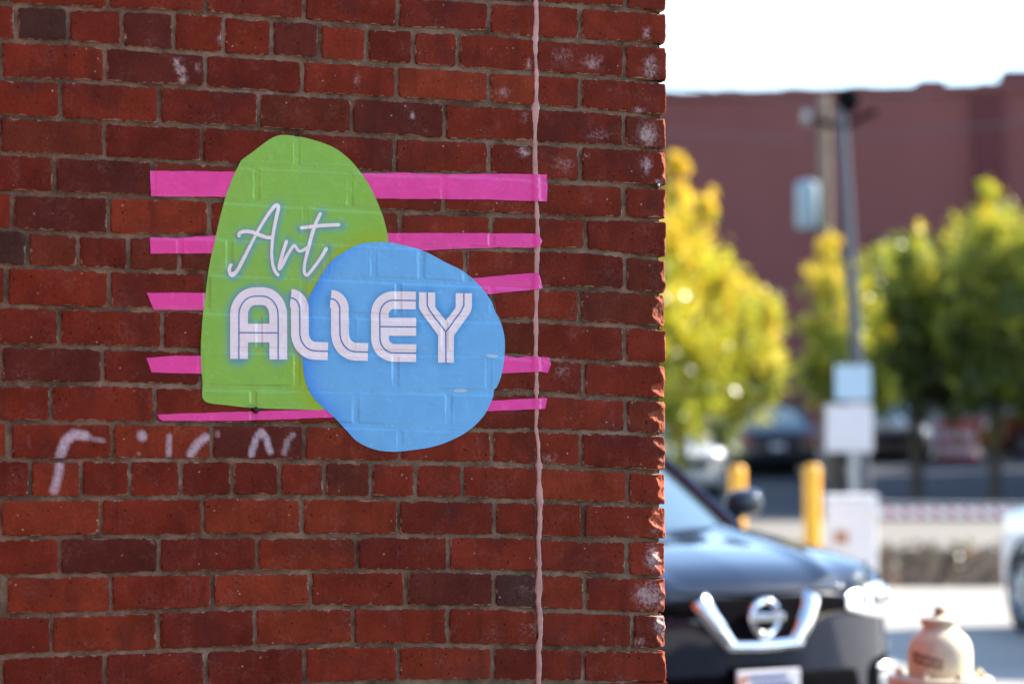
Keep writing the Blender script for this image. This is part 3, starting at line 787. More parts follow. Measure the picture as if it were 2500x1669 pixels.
for nm, strokes in SCRIPT:
    Vs, Fs, b = [], [], 0
    for si, s_ in enumerate(strokes):
        p = resample(catmull([z2(*q) for q in s_], 160), 110)
        s = np.concatenate([[0], np.cumsum(np.hypot(*np.diff(p, axis=0).T))]); e = np.minimum(s, s[-1] - s)
        hw = 4.1 * np.sqrt(np.clip(1 - (np.clip(4.1 - e, 0, 4.1) / 4.1) ** 2, 0.02, 1)) * (1 + 0.1 * np.sin(s * 0.03))
        a = offset(p, 1.0) - p
        L1, L2 = p + a * hw[:, None], p - a * hw[:, None]
        V_, F_ = bands_mesh([(L1, L2)], 2.8 + 0.15 * si, ident, cols=6, n=110)
        Vs.append(V_); Fs.append(F_ + b); b += len(V_)
    tag(link('script_letter', mesh_np('script_letter', np.concatenate(Vs), np.concatenate(Fs)), M_WHITE, DECAL), 'white handwritten letter ' + nm)

# ------------------------------------------------------------------ ground
M_ASPH = simple('asphalt', (0.032, 0.035, 0.042), 0.9, var=0.25, scale=1.2, bump=0.004)
M_CONC = simple('concrete_paving', (0.31, 0.285, 0.25), 0.88, var=0.10, scale=0.8, bump=0.003)
M_SOIL = simple('soil', (0.065, 0.045, 0.032), 0.95, var=0.4, scale=6, bump=0.02)
prof = [(-120, 0), (5, 0), (24.9, 0), (25.25, 0.30), (44, 0.30), (50, 0.55), (56, 0.95), (62, 1.2), (75, 1.25), (160, 1.4), (900, 2.0)]
gx = np.array([-700, -200, -60, -30, -15, -6, 0, 6, 12, 20, 35, 70, 200, 700.0])
gv = np.array([[(x, y, z) for x in gx] for y, z in prof])
tag(link('ground', mesh_np('ground', gv.reshape(-1, 3), grid_faces(len(prof), len(gx))[:, ::-1], smooth=False), M_ASPH), kind='structure')
def flat(name, x0, x1, y0, y1, z, m):
    me = mesh_np(name, [(x0, y0, z), (x1, y0, z), (x1, y1, z), (x0, y1, z)], [(0, 1, 2, 3)], smooth=False)
    return tag(link(name, me, m), kind='structure')
flat('pavement', -12, 30, 11.2, 24.85, 0.004, M_CONC)
flat('bounce_paving', -0.8, 30, -40, 1.5, 0.004, M_CONC)  # unseen concrete behind the viewpoint, added to bounce sunlight onto the wall
M_PATH = simple('footpath_paving', (0.17, 0.15, 0.125), 0.9, var=0.12, scale=0.8)
flat('footpath', -20, 40, 25.4, 37.2, 0.304, M_PATH)

# planted bank along the step in the ground
bank = thing('planted_bank', 'low dark soil bank with dry ivy below the gate arm', 'bank', (4, 25, 0))
V = []; nx, ny = 200, 10
xx = np.linspace(-14, 22, nx); tt = np.linspace(0, 1, ny)
Xb, Tb = np.meshgrid(xx, tt)
hb = np.interp(Tb, [0, .15, .5, .8, 1], [-0.02, .14, .30, .36, .30]); yb = np.interp(Tb, [0, 1], [-0.28, 0.5])
nb = fbm(np.stack([Xb.ravel() * 2.3, Tb.ravel() * 3, 0 * Xb.ravel()], -1), 4, 91).reshape(Xb.shape)
Vb = np.stack([Xb, yb + 0.05 * nb, hb + 0.07 * nb], -1).reshape(-1, 3)
link('soil', mesh_np('soil', Vb, grid_faces(ny, nx)[:, ::-1]), M_SOIL, bank)

# ------------------------------------------------------------------ foliage
def leaf_material():
    t = NT('autumn_leaf')
    c = t.attr('tint', 'Color')
    d = t.n('BsdfDiffuse', {'Color': c}); tr = t.n('BsdfTranslucent', {'Color': t.mix(0.35, c, (0.95, 0.85, 0.2), 'MULTIPLY')})
    g = t.n('BsdfGlossy', {'Color': (0.8, 0.8, 0.8), 'Roughness': 0.30})
    m1 = t.n('MixShader', {0: 0.5, 1: d.outputs[0], 2: tr.outputs[0]})
    m2 = t.n('MixShader', {0: 0.055, 1: m1.outputs[0], 2: g.outputs[0]})
    t.t.links.new(m2.outputs[0], t.out.inputs['Surface'])
    return t.m
M_LEAF = leaf_material()
M_BARK = simple('bark', (0.075, 0.055, 0.042), 0.95, var=0.35, scale=10, bump=0.01)

def leaves(name, pts, size, tints, m, parent):
    n = len(pts)
    a = RNG.normal(size=(n, 3)); a /= np.linalg.norm(a, axis=1)[:, None]
    b = np.cross(a, RNG.normal(size=(n, 3))); b /= np.linalg.norm(b, axis=1)[:, None]
    s = size * RNG.uniform(0.6, 1.25, n)[:, None]
    q = np.stack([pts - a * s, pts - b * s * 0.45, pts + a * s, pts + b * s * 0.45], 1)
    V = q.reshape(-1, 3); Fq = np.arange(4 * n).reshape(n, 4)
    return link(name, mesh_np(name, V, Fq, {'tint': np.repeat(tints, 4, 0)}, smooth=False), m, parent)

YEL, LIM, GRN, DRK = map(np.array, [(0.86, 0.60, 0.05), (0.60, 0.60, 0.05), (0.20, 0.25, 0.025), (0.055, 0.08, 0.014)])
def tree(label, base, blobs, d, trunk_h, n_leaf, yellow, size=0.062, group='autumn trees across the street', dz=1.2):
    """blobs: (x, y, r) read in the 2349-wide view at depth d; each becomes a ball of twigs and leaves"""
    k = 5546 / d
    bp = at(base, 1010, d); gz = float(np.interp(d, [p[0] for p in prof], [p[1] for p in prof]))
    t = thing('autumn_tree', label, 'tree', (bp.x, d, gz), 0, group)
    o = Vector((bp.x, d, gz))
    cs = []
    for (x, y, r) in blobs:
        for rep in (0, 1):
            p = at(x, y, d + random.uniform(-dz, dz)) - o
            cs.append((p, r / k * (1.0 if rep == 0 else 0.8)))
    tr = MB()
    top = max(p.z for p, r in cs) * 0.8
    pth = [Vector((0, 0, -0.1)), Vector((0.02, 0, trunk_h * 0.5)), Vector((-0.03, 0.03, trunk_h)), Vector((0.05, 0, trunk_h + (top - trunk_h) * 0.5)), Vector((cs[0][0].x * 0.8, cs[0][0].y * .8, top))]
    tr.tube(pth, [0.13, 0.11, 0.10, 0.06, 0.02], 10)
    tro = tr.build('trunk', M_BARK, t, True)
    br = MB()
    for p, r in cs:
        z0 = min(max(trunk_h * 0.8, p.z * 0.55), top * 0.9)
        st_ = Vector((0, 0, z0)); mid = st_.lerp(p, 0.5) + Vector((0, 0, 0.12 * p.length * 0.3))
        br.tube([st_, mid, p], [0.04, 0.025, 0.006], 6, False)
    br.build('branch', M_BARK, t, True)
    tot = sum(r ** 2 for p, r in cs); P = []; T = []
    zmin, zmax = min(p.z for p, r in cs), max(p.z for p, r in cs)
    for p, r in cs:
        m = max(30, int(n_leaf * r * r / tot))
        ncl = max(8, int(m / 26))
        dirs = RNG.normal(size=(ncl, 3)); dirs /= np.linalg.norm(dirs, axis=1)[:, None]
        cl = np.array(p) + dirs * r * np.abs(RNG.normal(0, 0.62, ncl)).clip(0, 1.5)[:, None] * np.array([1.0, 1.0, 1.3])
        which = RNG.integers(0, ncl, m)
        q = cl[which] + RNG.normal(size=(m, 3)) * r * 0.15 * np.array([0.9, 0.9, 1.35]) + np.array([0, 0, -0.03])
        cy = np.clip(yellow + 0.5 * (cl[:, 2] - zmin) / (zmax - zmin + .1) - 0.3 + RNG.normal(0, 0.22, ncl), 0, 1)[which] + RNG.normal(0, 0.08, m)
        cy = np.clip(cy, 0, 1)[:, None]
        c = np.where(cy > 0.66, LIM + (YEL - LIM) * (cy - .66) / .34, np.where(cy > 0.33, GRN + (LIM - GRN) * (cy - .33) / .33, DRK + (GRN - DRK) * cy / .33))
        P.append(q); T.append(c)
    leaves('crown', np.concatenate(P), size, np.concatenate(T), M_LEAF, t)
    return t
tree('bright yellow-green tree rising beside the brick corner behind the dark car', 1560,
     [(1555, 370, 32), (1558, 450, 48), (1625, 475, 34), (1550, 560, 75), (1600, 620, 75), (1660, 660, 60), (1540, 740, 100), (1680, 750, 90), (1765, 720, 48), (1600, 840, 100), (1745, 850, 70), (1560, 920, 80), (1670, 920, 65), (1450, 700, 110), (1430, 860, 110)],
     38, 1.7, 52000, 0.80)
tree('slim golden young tree growing directly behind the lamp pole', 1925, [(1905, 570, 36), (1902, 650, 50), (1885, 750, 52), (1945, 690, 52), (1865, 850, 52), (1960, 800, 70), (1930, 900, 60), (1985, 720, 60), (2000, 880, 60)], 44, 1.5, 21000, 0.68)
tree('dull green broad tree between the lamp pole and the tall golden tree', 2100, [(2080, 600, 55), (2060, 700, 85), (2150, 790, 95), (2045, 840, 75), (2160, 670, 80), (2110, 880, 70), (2000, 760, 70), (2120, 720, 90), (2190, 760, 80), (2040, 640, 60), (2000, 900, 60), (2190, 890, 70), (2110, 640, 60), (2240, 800, 80)], 46, 1.7, 46000, 0.24)
tree('tall golden-topped tree standing over the red car', 2280, [(2272, 440, 42), (2282, 530, 66), (2222, 590, 60), (2335, 590, 80), (2260, 690, 105), (2345, 730, 105), (2200, 820, 80), (2300, 850, 85), (2400, 640, 110), (2420, 800, 110), (2190, 660, 70), (2180, 740, 70), (2240, 880, 70), (2350, 900, 80)], 45, 1.9, 44000, 0.42)
for xb, dd, hh, lab_ in ((2640, 47, 430, 'next along from the tall golden-topped tree'), (2900, 52, 430, 'last and loosest of the row'), (2760, 58, 500, 'set back towards the warehouse')):
    tree('leafy street tree, ' + lab_, xb, [(xb + random.uniform(-60, 60), hh + i * 75, 90 + 10 * (i % 3)) for i in range(6)] + [(xb + s_ * 120, hh + 120 + 90 * j, 95) for s_ in (-1, 1) for j in range(3)], dd, 1.8, 9000, 0.45, 0.12)

# ivy and dry leaves on the bank
m = 5200
lx = RNG.uniform(-13, 21, m); lt = RNG.uniform(0.05, 1, m)
lp = np.stack([lx, np.interp(lt, [0, 1], [-0.3, 0.5]), np.interp(lt, [0, .15, .5, .8, 1], [0.0, .15, .31, .38, .33]) + RNG.uniform(-.02, .09, m)], -1)
cc = np.where(RNG.uniform(size=(m, 1)) < 0.12, np.array([[0.30, 0.17, 0.06]]), np.where(RNG.uniform(size=(m, 1)) < 0.25, np.array([[0.06, 0.09, 0.02]]), np.array([[0.05, 0.035, 0.022]])))
tag(leaves('ivy', lp, 0.05, cc, M_LEAF, bank), kind='stuff')

# ------------------------------------------------------------------ far building
M_FAR = simple('far_brick', (0.175, 0.055, 0.050), 0.9, var=0.10, scale=0.35)
M_FAR2 = simple('far_brick_dark', (0.10, 0.022, 0.024), 0.9)
M_GREY = simple('grey_render', (0.26, 0.25, 0.26), 0.9, var=0.1, scale=0.6)
fb = thing('warehouse', 'long maroon brick warehouse with a plain wall and low rooftop stubs', 'building', (0, 74, 1.25))
def fx(x): return at(x, 1010, 74).x
def fz(y): return at(1174, y, 74).z - 1.25
m_ = MB()
xa, xb_ = fx(900), fx(2900)
ztl, ztr = fz(236), fz(186)
V = [(xa, 0, 0), (xb_, 0, 0), (xb_, 0, ztr), (xa, 0, ztl), (xa, 24, 0), (xb_, 24, 0), (xb_, 24, ztr), (xa, 24, ztl)]
m_.add(V, [(0, 1, 2, 3), (4, 7, 6, 5), (0, 4, 5, 1), (1, 5, 6, 2), (2, 6, 7, 3), (3, 7, 4, 0)]).build('wall', M_FAR, fb)
def ztop(x): return ztl + (ztr - ztl) * (fx(x) - xa) / (xb_ - xa)
cp = MB()
for i in range(40):
    x0, x1 = xa + (xb_ - xa) * i / 40, xa + (xb_ - xa) * (i + 1) / 40
    z0 = ztl + (ztr - ztl) * (i + .5) / 40
    cp.box(x0, x1, -0.12, 0.4, z0 - 0.10, z0 + 0.14 + (0.05 if i % 3 == 0 else 0))
cp.build('parapet_coping', M_FAR, fb)
for x in (2270, 1240, 2760): MB().box(fx(x) - 0.42, fx(x) + 0.42, -0.22, 0.2, 0, ztop(x) - 0.12).build('pilaster', M_FAR2, fb)
for x, w, h in ((2152, 0.42, 0.42), (1962, 0.3, 0.25), (2375, 0.75, 0.65), (2215, 0.16, 0.22)): MB().box(fx(x) - w, fx(x) + w, 0.6, 1.6, ztop(x) - 0.2, ztop(x) + h, 0.03).build('chimney', M_FAR2, fb)
for x0, x1 in ((2010, 2190), (2210, 2420), (1250, 1500)): MB().box(fx(x0), fx(x1), -0.3, -0.01, 0, fz(925)).build('loading_bay', M_GREY, fb)
M_DKGL = simple('dark_glass', (0.012, 0.014, 0.018), 0.15)
MB().box(fx(2100), fx(2180), -0.06, 0.3, fz(590), fz(535)).build('window', M_DKGL, fb)
MB().box(fx(2010), fx(2085), -0.06, 0.3, fz(600), fz(545)).build('window', M_DKGL, fb)

# unseen block added to the right to shade the roadway and lower trees
nb_ = thing('shade_block', 'unseen plain brick block added to shade the roadway, right of the tall golden-topped tree', 'building', (25, 48.5, 0.3))
MB().box(-9, 9, -7.5, 7.5, 0, 9.7).build('wall', M_FAR, nb_)
MB().box(-9.15, 9.15, -7.65, 7.65, 9.7, 9.95, 0.03).build('parapet_coping', M_GREY, nb_)
for fl in range(3):
    for i in range(4):
        MB().box(-9.04, -8.9, -6.6 + i * 3.8, -5.2 + i * 3.8, 1.2 + fl * 2.9, 2.9 + fl * 2.9).build('window', M_DKGL, nb_)
        MB().box(-7.6 + i * 4.2, -6.2 + i * 4.2, -7.54, -7.4, 1.2 + fl * 2.9, 2.9 + fl * 2.9).build('window', M_DKGL, nb_)

# unseen block behind the viewpoint, added to darken car and film reflections
ob = thing('reflection_block', 'unseen low brick block facing the decal, added to darken reflections', 'building', (2, -19, 0))
MB().box(-24, 24, -3, 3, 0, 7.2).build('wall', M_FAR, ob)
MB().box(-24.15, 24.15, -3.15, 3.15, 7.2, 7.5, 0.03).build('parapet_coping', M_GREY, ob)
for fl in range(2):
    for i in range(12): MB().box(-22.5 + i * 4, -20.9 + i * 4, 2.9, 3.04, 1.1 + fl * 3.1, 3.0 + fl * 3.1).build('window', M_DKGL, ob)

# ------------------------------------------------------------------ poles and signs
M_POLE = simple('painted_pole', (0.05, 0.055, 0.075), 0.5, 0.0)
M_WOOD = simple('weathered_wood', (0.21, 0.165, 0.12), 0.9, var=0.2, scale=14)
M_SIGN = simple('sign_face', (0.66, 0.62, 0.63), 0.45, var=0.04)
M_SIGNB = simple('pale_blue_sign', (0.42, 0.56, 0.66), 0.4, var=0.05)
M_GALV = simple('galvanised', (0.42, 0.42, 0.41), 0.45, 0.6)
M_BLACK = simple('black_plastic', (0.006, 0.006, 0.007), 0.7, Specular_IOR_Level=0.0)
b0, b1 = at(1985, 1010, 36), at(1932, 225, 36)
M_GALV2 = simple('transformer_paint', (0.26, 0.33, 0.37), 0.5)
lp_ = thing('lamp_pole', 'dark grey leaning street lamp pole with a round black head', 'lamp pole', (b0.x, 36, 0.3))
top = b1 - Vector((b0.x, 36, 0.3))
MB().tube([(0, 0, 0), top * 0.5, top], [0.115, 0.095, 0.075], 14).build('pole', M_POLE, lp_, True)
MB().lathe([(0.001, -0.2), (0.2, -0.2), (0.22, -0.1), (0.14, 0.0), (0.0, 0.02)], 18, o=(0, 0, 0)).build('base_plate', M_POLE, lp_, True, (0, 0, 0.22))
MB().lathe([(0.001, -0.22), (0.10, -0.20), (0.17, -0.08), (0.18, 0.04), (0.10, 0.16), (0.001, 0.2)], 18).build('lamp_head', M_BLACK, lp_, True, top + Vector((0.10, 0, -0.02)))
MB().tube([top * 0.93 + Vector((-.45, 0, .12)), top * 0.93, top * 0.93 + Vector((.5, 0, .25))], 0.05, 8).build('bracket', M_BLACK, lp_, True)
u0, u1 = at(1902, 1010, 50), at(1893, 218, 50)
up = thing('utility_pole', 'pale wooden utility pole with a white transformer can', 'utility pole', (u0.x, 50, 0.55))
ut = u1 - Vector((u0.x, 50, 0.55))
MB().tube([(0, 0, 0), ut * 0.5, ut], [0.15, 0.13, 0.115], 12).build('pole', M_WOOD, up, True)
MB().lathe([(0.001, -0.50), (0.22, -0.48), (0.25, -0.40), (0.25, 0.40), (0.22, 0.48), (0.05, 0.54), (0.001, 0.55)], 20).build('transformer', M_GALV2, up, True, ut * 0.74 + Vector((-0.37, -0.05, -0.2)))
MB().box(-0.5, 0.5, -0.2, -0.08, -0.06, 0.06, 0.01).build('crossarm', M_WOOD, up, False, ut * 0.925)
for s_ in (-0.38, 0.30): MB().lathe([(0.001, 0.0), (0.07, 0.0), (0.09, 0.08), (0.05, 0.2), (0.001, 0.24)], 12).build('insulator', M_GALV, up, True, ut * 0.925 + Vector((s_, -0.14, 0.06)))
M_WIRE = simple('cable', (0.10, 0.07, 0.08), 0.6)
for zz, e0, e1 in ((0.97, (-16, 10.6), (14, 10.2)), (0.88, (-16, 8.4), (14, 8.9))):
    mid = ut * zz
    pts = []
    for t_ in np.linspace(0, 1, 9): pts.append(Vector((e0[0] * (1 - t_), 0, e0[1] * (1 - t_) + mid.z * t_ - 0.5 * t_ * (1 - t_))))
    for t_ in np.linspace(0, 1, 9)[1:]: pts.append(Vector((e1[0] * t_, 0, mid.z * (1 - t_) + e1[1] * t_ - 0.5 * t_ * (1 - t_))))
    MB().tube(pts, 0.022, 6).build('cable', M_WIRE, up, True)
sp0 = at(1958, 1010, 28)
sg = thing('sign_post', 'square white sign under a smaller pale blue sign on a grey post', 'sign', (sp0.x, 28, 0.3))
def sy_(y): return at(1174, y, 28).z - 0.3
MB().box(-0.045, 0.045, -0.03, 0.03, 0, sy_(845), 0.008).build('post', M_GALV, sg)
k28 = 5546 / 28
MB().box((1893 - 1958) / k28, (2000 - 1958) / k28, -0.05, -0.032, sy_(1036), sy_(928), 0.006).build('sign_panel', M_SIGN, sg)
MB().box((1915 - 1958) / k28, (1996 - 1958) / k28, -0.05, -0.032, sy_(918), sy_(838), 0.006).build('sign_panel', M_SIGNB, sg)
for zc in (sy_(850), sy_(910), sy_(1020)): MB().lathe([(0.001, -0.02), (0.016, -0.015), (0.02, 0.0)], 10, axis='y').build('bolt', M_STEEL, sg, True, (0, -0.05, zc))

# ------------------------------------------------------------------ barrier gate and bollards
M_CAB = simple('white_enamel', (0.72, 0.71, 0.72), 0.4, var=0.05)
M_RED = simple('red_tape', (0.42, 0.06, 0.07), 0.4)
M_YEL = simple('yellow_paint', (0.80, 0.36, 0.008), 0.45, var=0.12)
M_RUST = simple('rust_label', (0.42, 0.2, 0.10), 0.8)
g0 = at(1950, 1010, 24.2)
gate = thing('barrier_gate', 'white gate cabinet with its red and white striped arm lowered', 'barrier gate', (g0.x, 24.2, 0))
kz = lambda y: at(1174, y, 24.2).z
MB().box(-0.235, 0.235, -0.2, 0.2, 0.0, kz(1145), 0.02).build('cabinet', M_CAB, gate)
MB().box(-0.25, 0.25, -0.215, 0.215, kz(1145) + 0.002, kz(1134), 0.02).build('lid', M_CAB, gate)
MB().box(-0.19, -0.06, -0.206, -0.2, kz(1245), kz(1215)).build('door_label', M_RUST, gate)
za = kz(1172)
arm = MB().box(0.20, 4.6, -0.26, -0.215, za - 0.045, za + 0.045, 0.008).build('arm', M_CAB, gate)
sm = MB().add([(0, 0, -0.038), (0.06, 0, -0.038), (0.03, 0, 0.038), (-0.03, 0, 0.038), (0, 0.002, -0.038), (0.06, 0.002, -0.038), (0.03, 0.002, 0.038), (-0.03, 0.002, 0.038)], BOXF.tolist()).build('stripe', M_RED, arm, False, (0.34, -0.2625, za))
for i in range(1, 28):
    c_ = sm.copy(); COL.objects.link(c_); c_.parent = arm; c_.location = (0.34 + i * 0.15, -0.2625, za)
MB().tube([(0.24, -0.24, za + 0.09), (4.55, -0.24, za + 0.06)], 0.012, 6).build('tension_rod', M_GALV, gate, True)
def bollard(x, ytop, d, label):
    p = at(x, ytop, d)
    b = thing('bollard', label, 'bollard', (p.x, d, 0), 0, 'yellow bollards by the gate')
    h = p.z
    MB().lathe([(0.082, 0), (0.082, h - 0.06), (0.076, h - 0.03), (0.055, h - 0.008), (0.001, h)], 24).build('post', M_YEL, b, True)
    MB().lathe([(0.16, 0), (0.16, 0.03), (0.083, 0.045)], 24).build('collar', M_CONC, b, True, (0, 0, 0.004))
bollard(1862, 1064, 23.4, 'yellow steel bollard right beside the white gate cabinet')
bollard(1690, 1066, 23.8, 'yellow steel bollard seen past the dark car mirror')

# ------------------------------------------------------------------ fire hydrant
M_HYD = simple('hydrant_paint', (0.60, 0.53, 0.37), 0.45, var=0.14, scale=20, bump=0.0008)
M_HTXT = simple('hydrant_lettering', (0.12, 0.05, 0.03), 0.7)
M_BRASS = simple('brass_nut', (0.32, 0.24, 0.16), 0.45, 0.7)
hp = at(2152, 1010, 7.6)
HY = thing('fire_hydrant', 'white painted fire hydrant with domed bonnet in front of the dark car', 'hydrant', (hp.x, 7.6, 0))
MB().lathe([(0.10, 0.76), (0.101, 0.80), (0.1005, 0.845), (0.096, 0.868), (0.085, 0.888), (0.068, 0.903), (0.058, 0.911), (0.054, 0.918), (0.054, 0.928)], 40).build('bonnet', M_HYD, HY, True)
MB().lathe([(0.054, 0.926), (0.060, 0.929), (0.0605, 0.942), (0.057, 0.945), (0.03, 0.947), (0.018, 0.955), (0.0001, 0.956)], 32).build('cap_ring', M_HYD, HY, True)
MB().lathe([(0.0185, 0.95), (0.0185, 0.976), (0.014, 0.979), (0.0001, 0.979)], 5).build('operating_nut', M_BRASS, HY)
MB().lathe([(0.0001, 0.765), (0.158, 0.765), (0.163, 0.760), (0.163, 0.738), (0.158, 0.733), (0.11, 0.731), (0.108, 0.70), (0.108, 0.16), (0.125, 0.14), (0.16, 0.13), (0.16, 0.10), (0.12, 0.095), (0.12, 0.0)], 40).build('barrel', M_HYD, HY, True)
for i in range(8):
    a = 2 * math.pi * (i + 0.35) / 8
    MB().lathe([(0.013, 0), (0.013, 0.014), (0.006, 0.016), (0.006, 0.022), (0.0001, 0.023)], 6).build('bolt', M_HYD, HY, False, (0.136 * math.cos(a), 0.136 * math.sin(a), 0.764))
for a in (R(-100), R(80), R(170)):
    big = a == R(170)
    r = 0.075 if big else 0.052
    o = MB().lathe([(r * 0.85, 0.09), (r * 0.85, 0.145), (r * 1.1, 0.15), (r * 1.1, 0.20), (r * 0.7, 0.215), (0.02, 0.218), (0.02, 0.24), (0.0001, 0.24)], 20, axis='x').build('hose_cap', M_HYD, HY, True, (0, 0, 0.55), (0, 0, a))
# two rows of small cast marks on the bonnet
rowm = MB()
for row, z0 in ((0, 0.838), (1, 0.818)):
    for i in range(7):
        a0 = R(-152) + i * R(8.6); z = z0 - 0.0032 * i
        for j in range(3):
            aa = a0 + R(2.0) * j; zz = z + (0.0022 if (i + j + row) % 2 else -0.0012)
            c_ = Vector((math.cos(aa), math.sin(aa), 0)); tn = Vector((-math.sin(aa), math.cos(aa), 0))
            hgt = 0.0075 if j != 1 else 0.003
            p = c_ * 0.1003 + Vector((0, 0, zz)); 
            q = [p + tn * sx_ * 0.0013 + Vector((0, 0, sz_ * hgt)) + c_ * off for off in (0, 0.0022) for sx_, sz_ in ((-1, -1), (1, -1), (1, 1), (-1, 1))]
            rowm.add(q, BOXF.tolist())
rowm.build('cast_lettering', M_HTXT, HY)

# ------------------------------------------------------------------ cars
def paint(name, col, metal=0.5, rough=0.35):
    t = NT(name)
    t.p(Base_Color=col, Metallic=metal, Roughness=rough, Coat_Weight=1.0, Coat_Roughness=0.04, Coat_IOR=1.5, Specular_IOR_Level=0.05)
    return t.m
M_NAVY = paint('navy_paint', (0.003, 0.007, 0.020), 0.0)
M_CWHITE = paint('white_car_paint', (0.72, 0.71, 0.72), 0.0)
M_SILVER = paint('silver_paint', (0.62, 0.61, 0.60), 0.1)
M_DARKCAR = paint('charcoal_paint', (0.03, 0.035, 0.045), 0.4)
M_REDCAR = paint('red_paint', (0.22, 0.012, 0.016), 0.2)
M_BROWN = paint('bronze_paint', (0.10, 0.075, 0.06), 0.5)
tg = NT('car_glass'); tg.p(Base_Color=(0.06, 0.10, 0.12, 1), Roughness=0.03, IOR=1.9, Specular_IOR_Level=0.8); M_GLASS = tg.m
tc = NT('chrome'); tc.p(Base_Color=(0.85, 0.86, 0.88, 1), Metallic=1.0, Roughness=0.10); M_CHROME = tc.m
tl = NT('lamp_lens'); tl.p(Base_Color=(0.75, 0.78, 0.82, 1), Metallic=0.7, Roughness=0.16, Coat_Weight=1.0); M_LENS = tl.m
M_TAIL = simple('tail_lens', (0.30, 0.01, 0.012), 0.15, var=0.05)
M_TYRE = simple('tyre_rubber', (0.018, 0.018, 0.018), 0.85)
M_RIM = simple('alloy_rim', (0.45, 0.45, 0.46), 0.3, 0.9)
M_PLATE = simple('plate', (0.62, 0.62, 0.64), 0.4, var=0.03)
M_PBLUE = simple('plate_blue', (0.06, 0.09, 0.26), 0.5)
M_PORNG = simple('plate_orange', (0.65, 0.20, 0.04), 0.5)

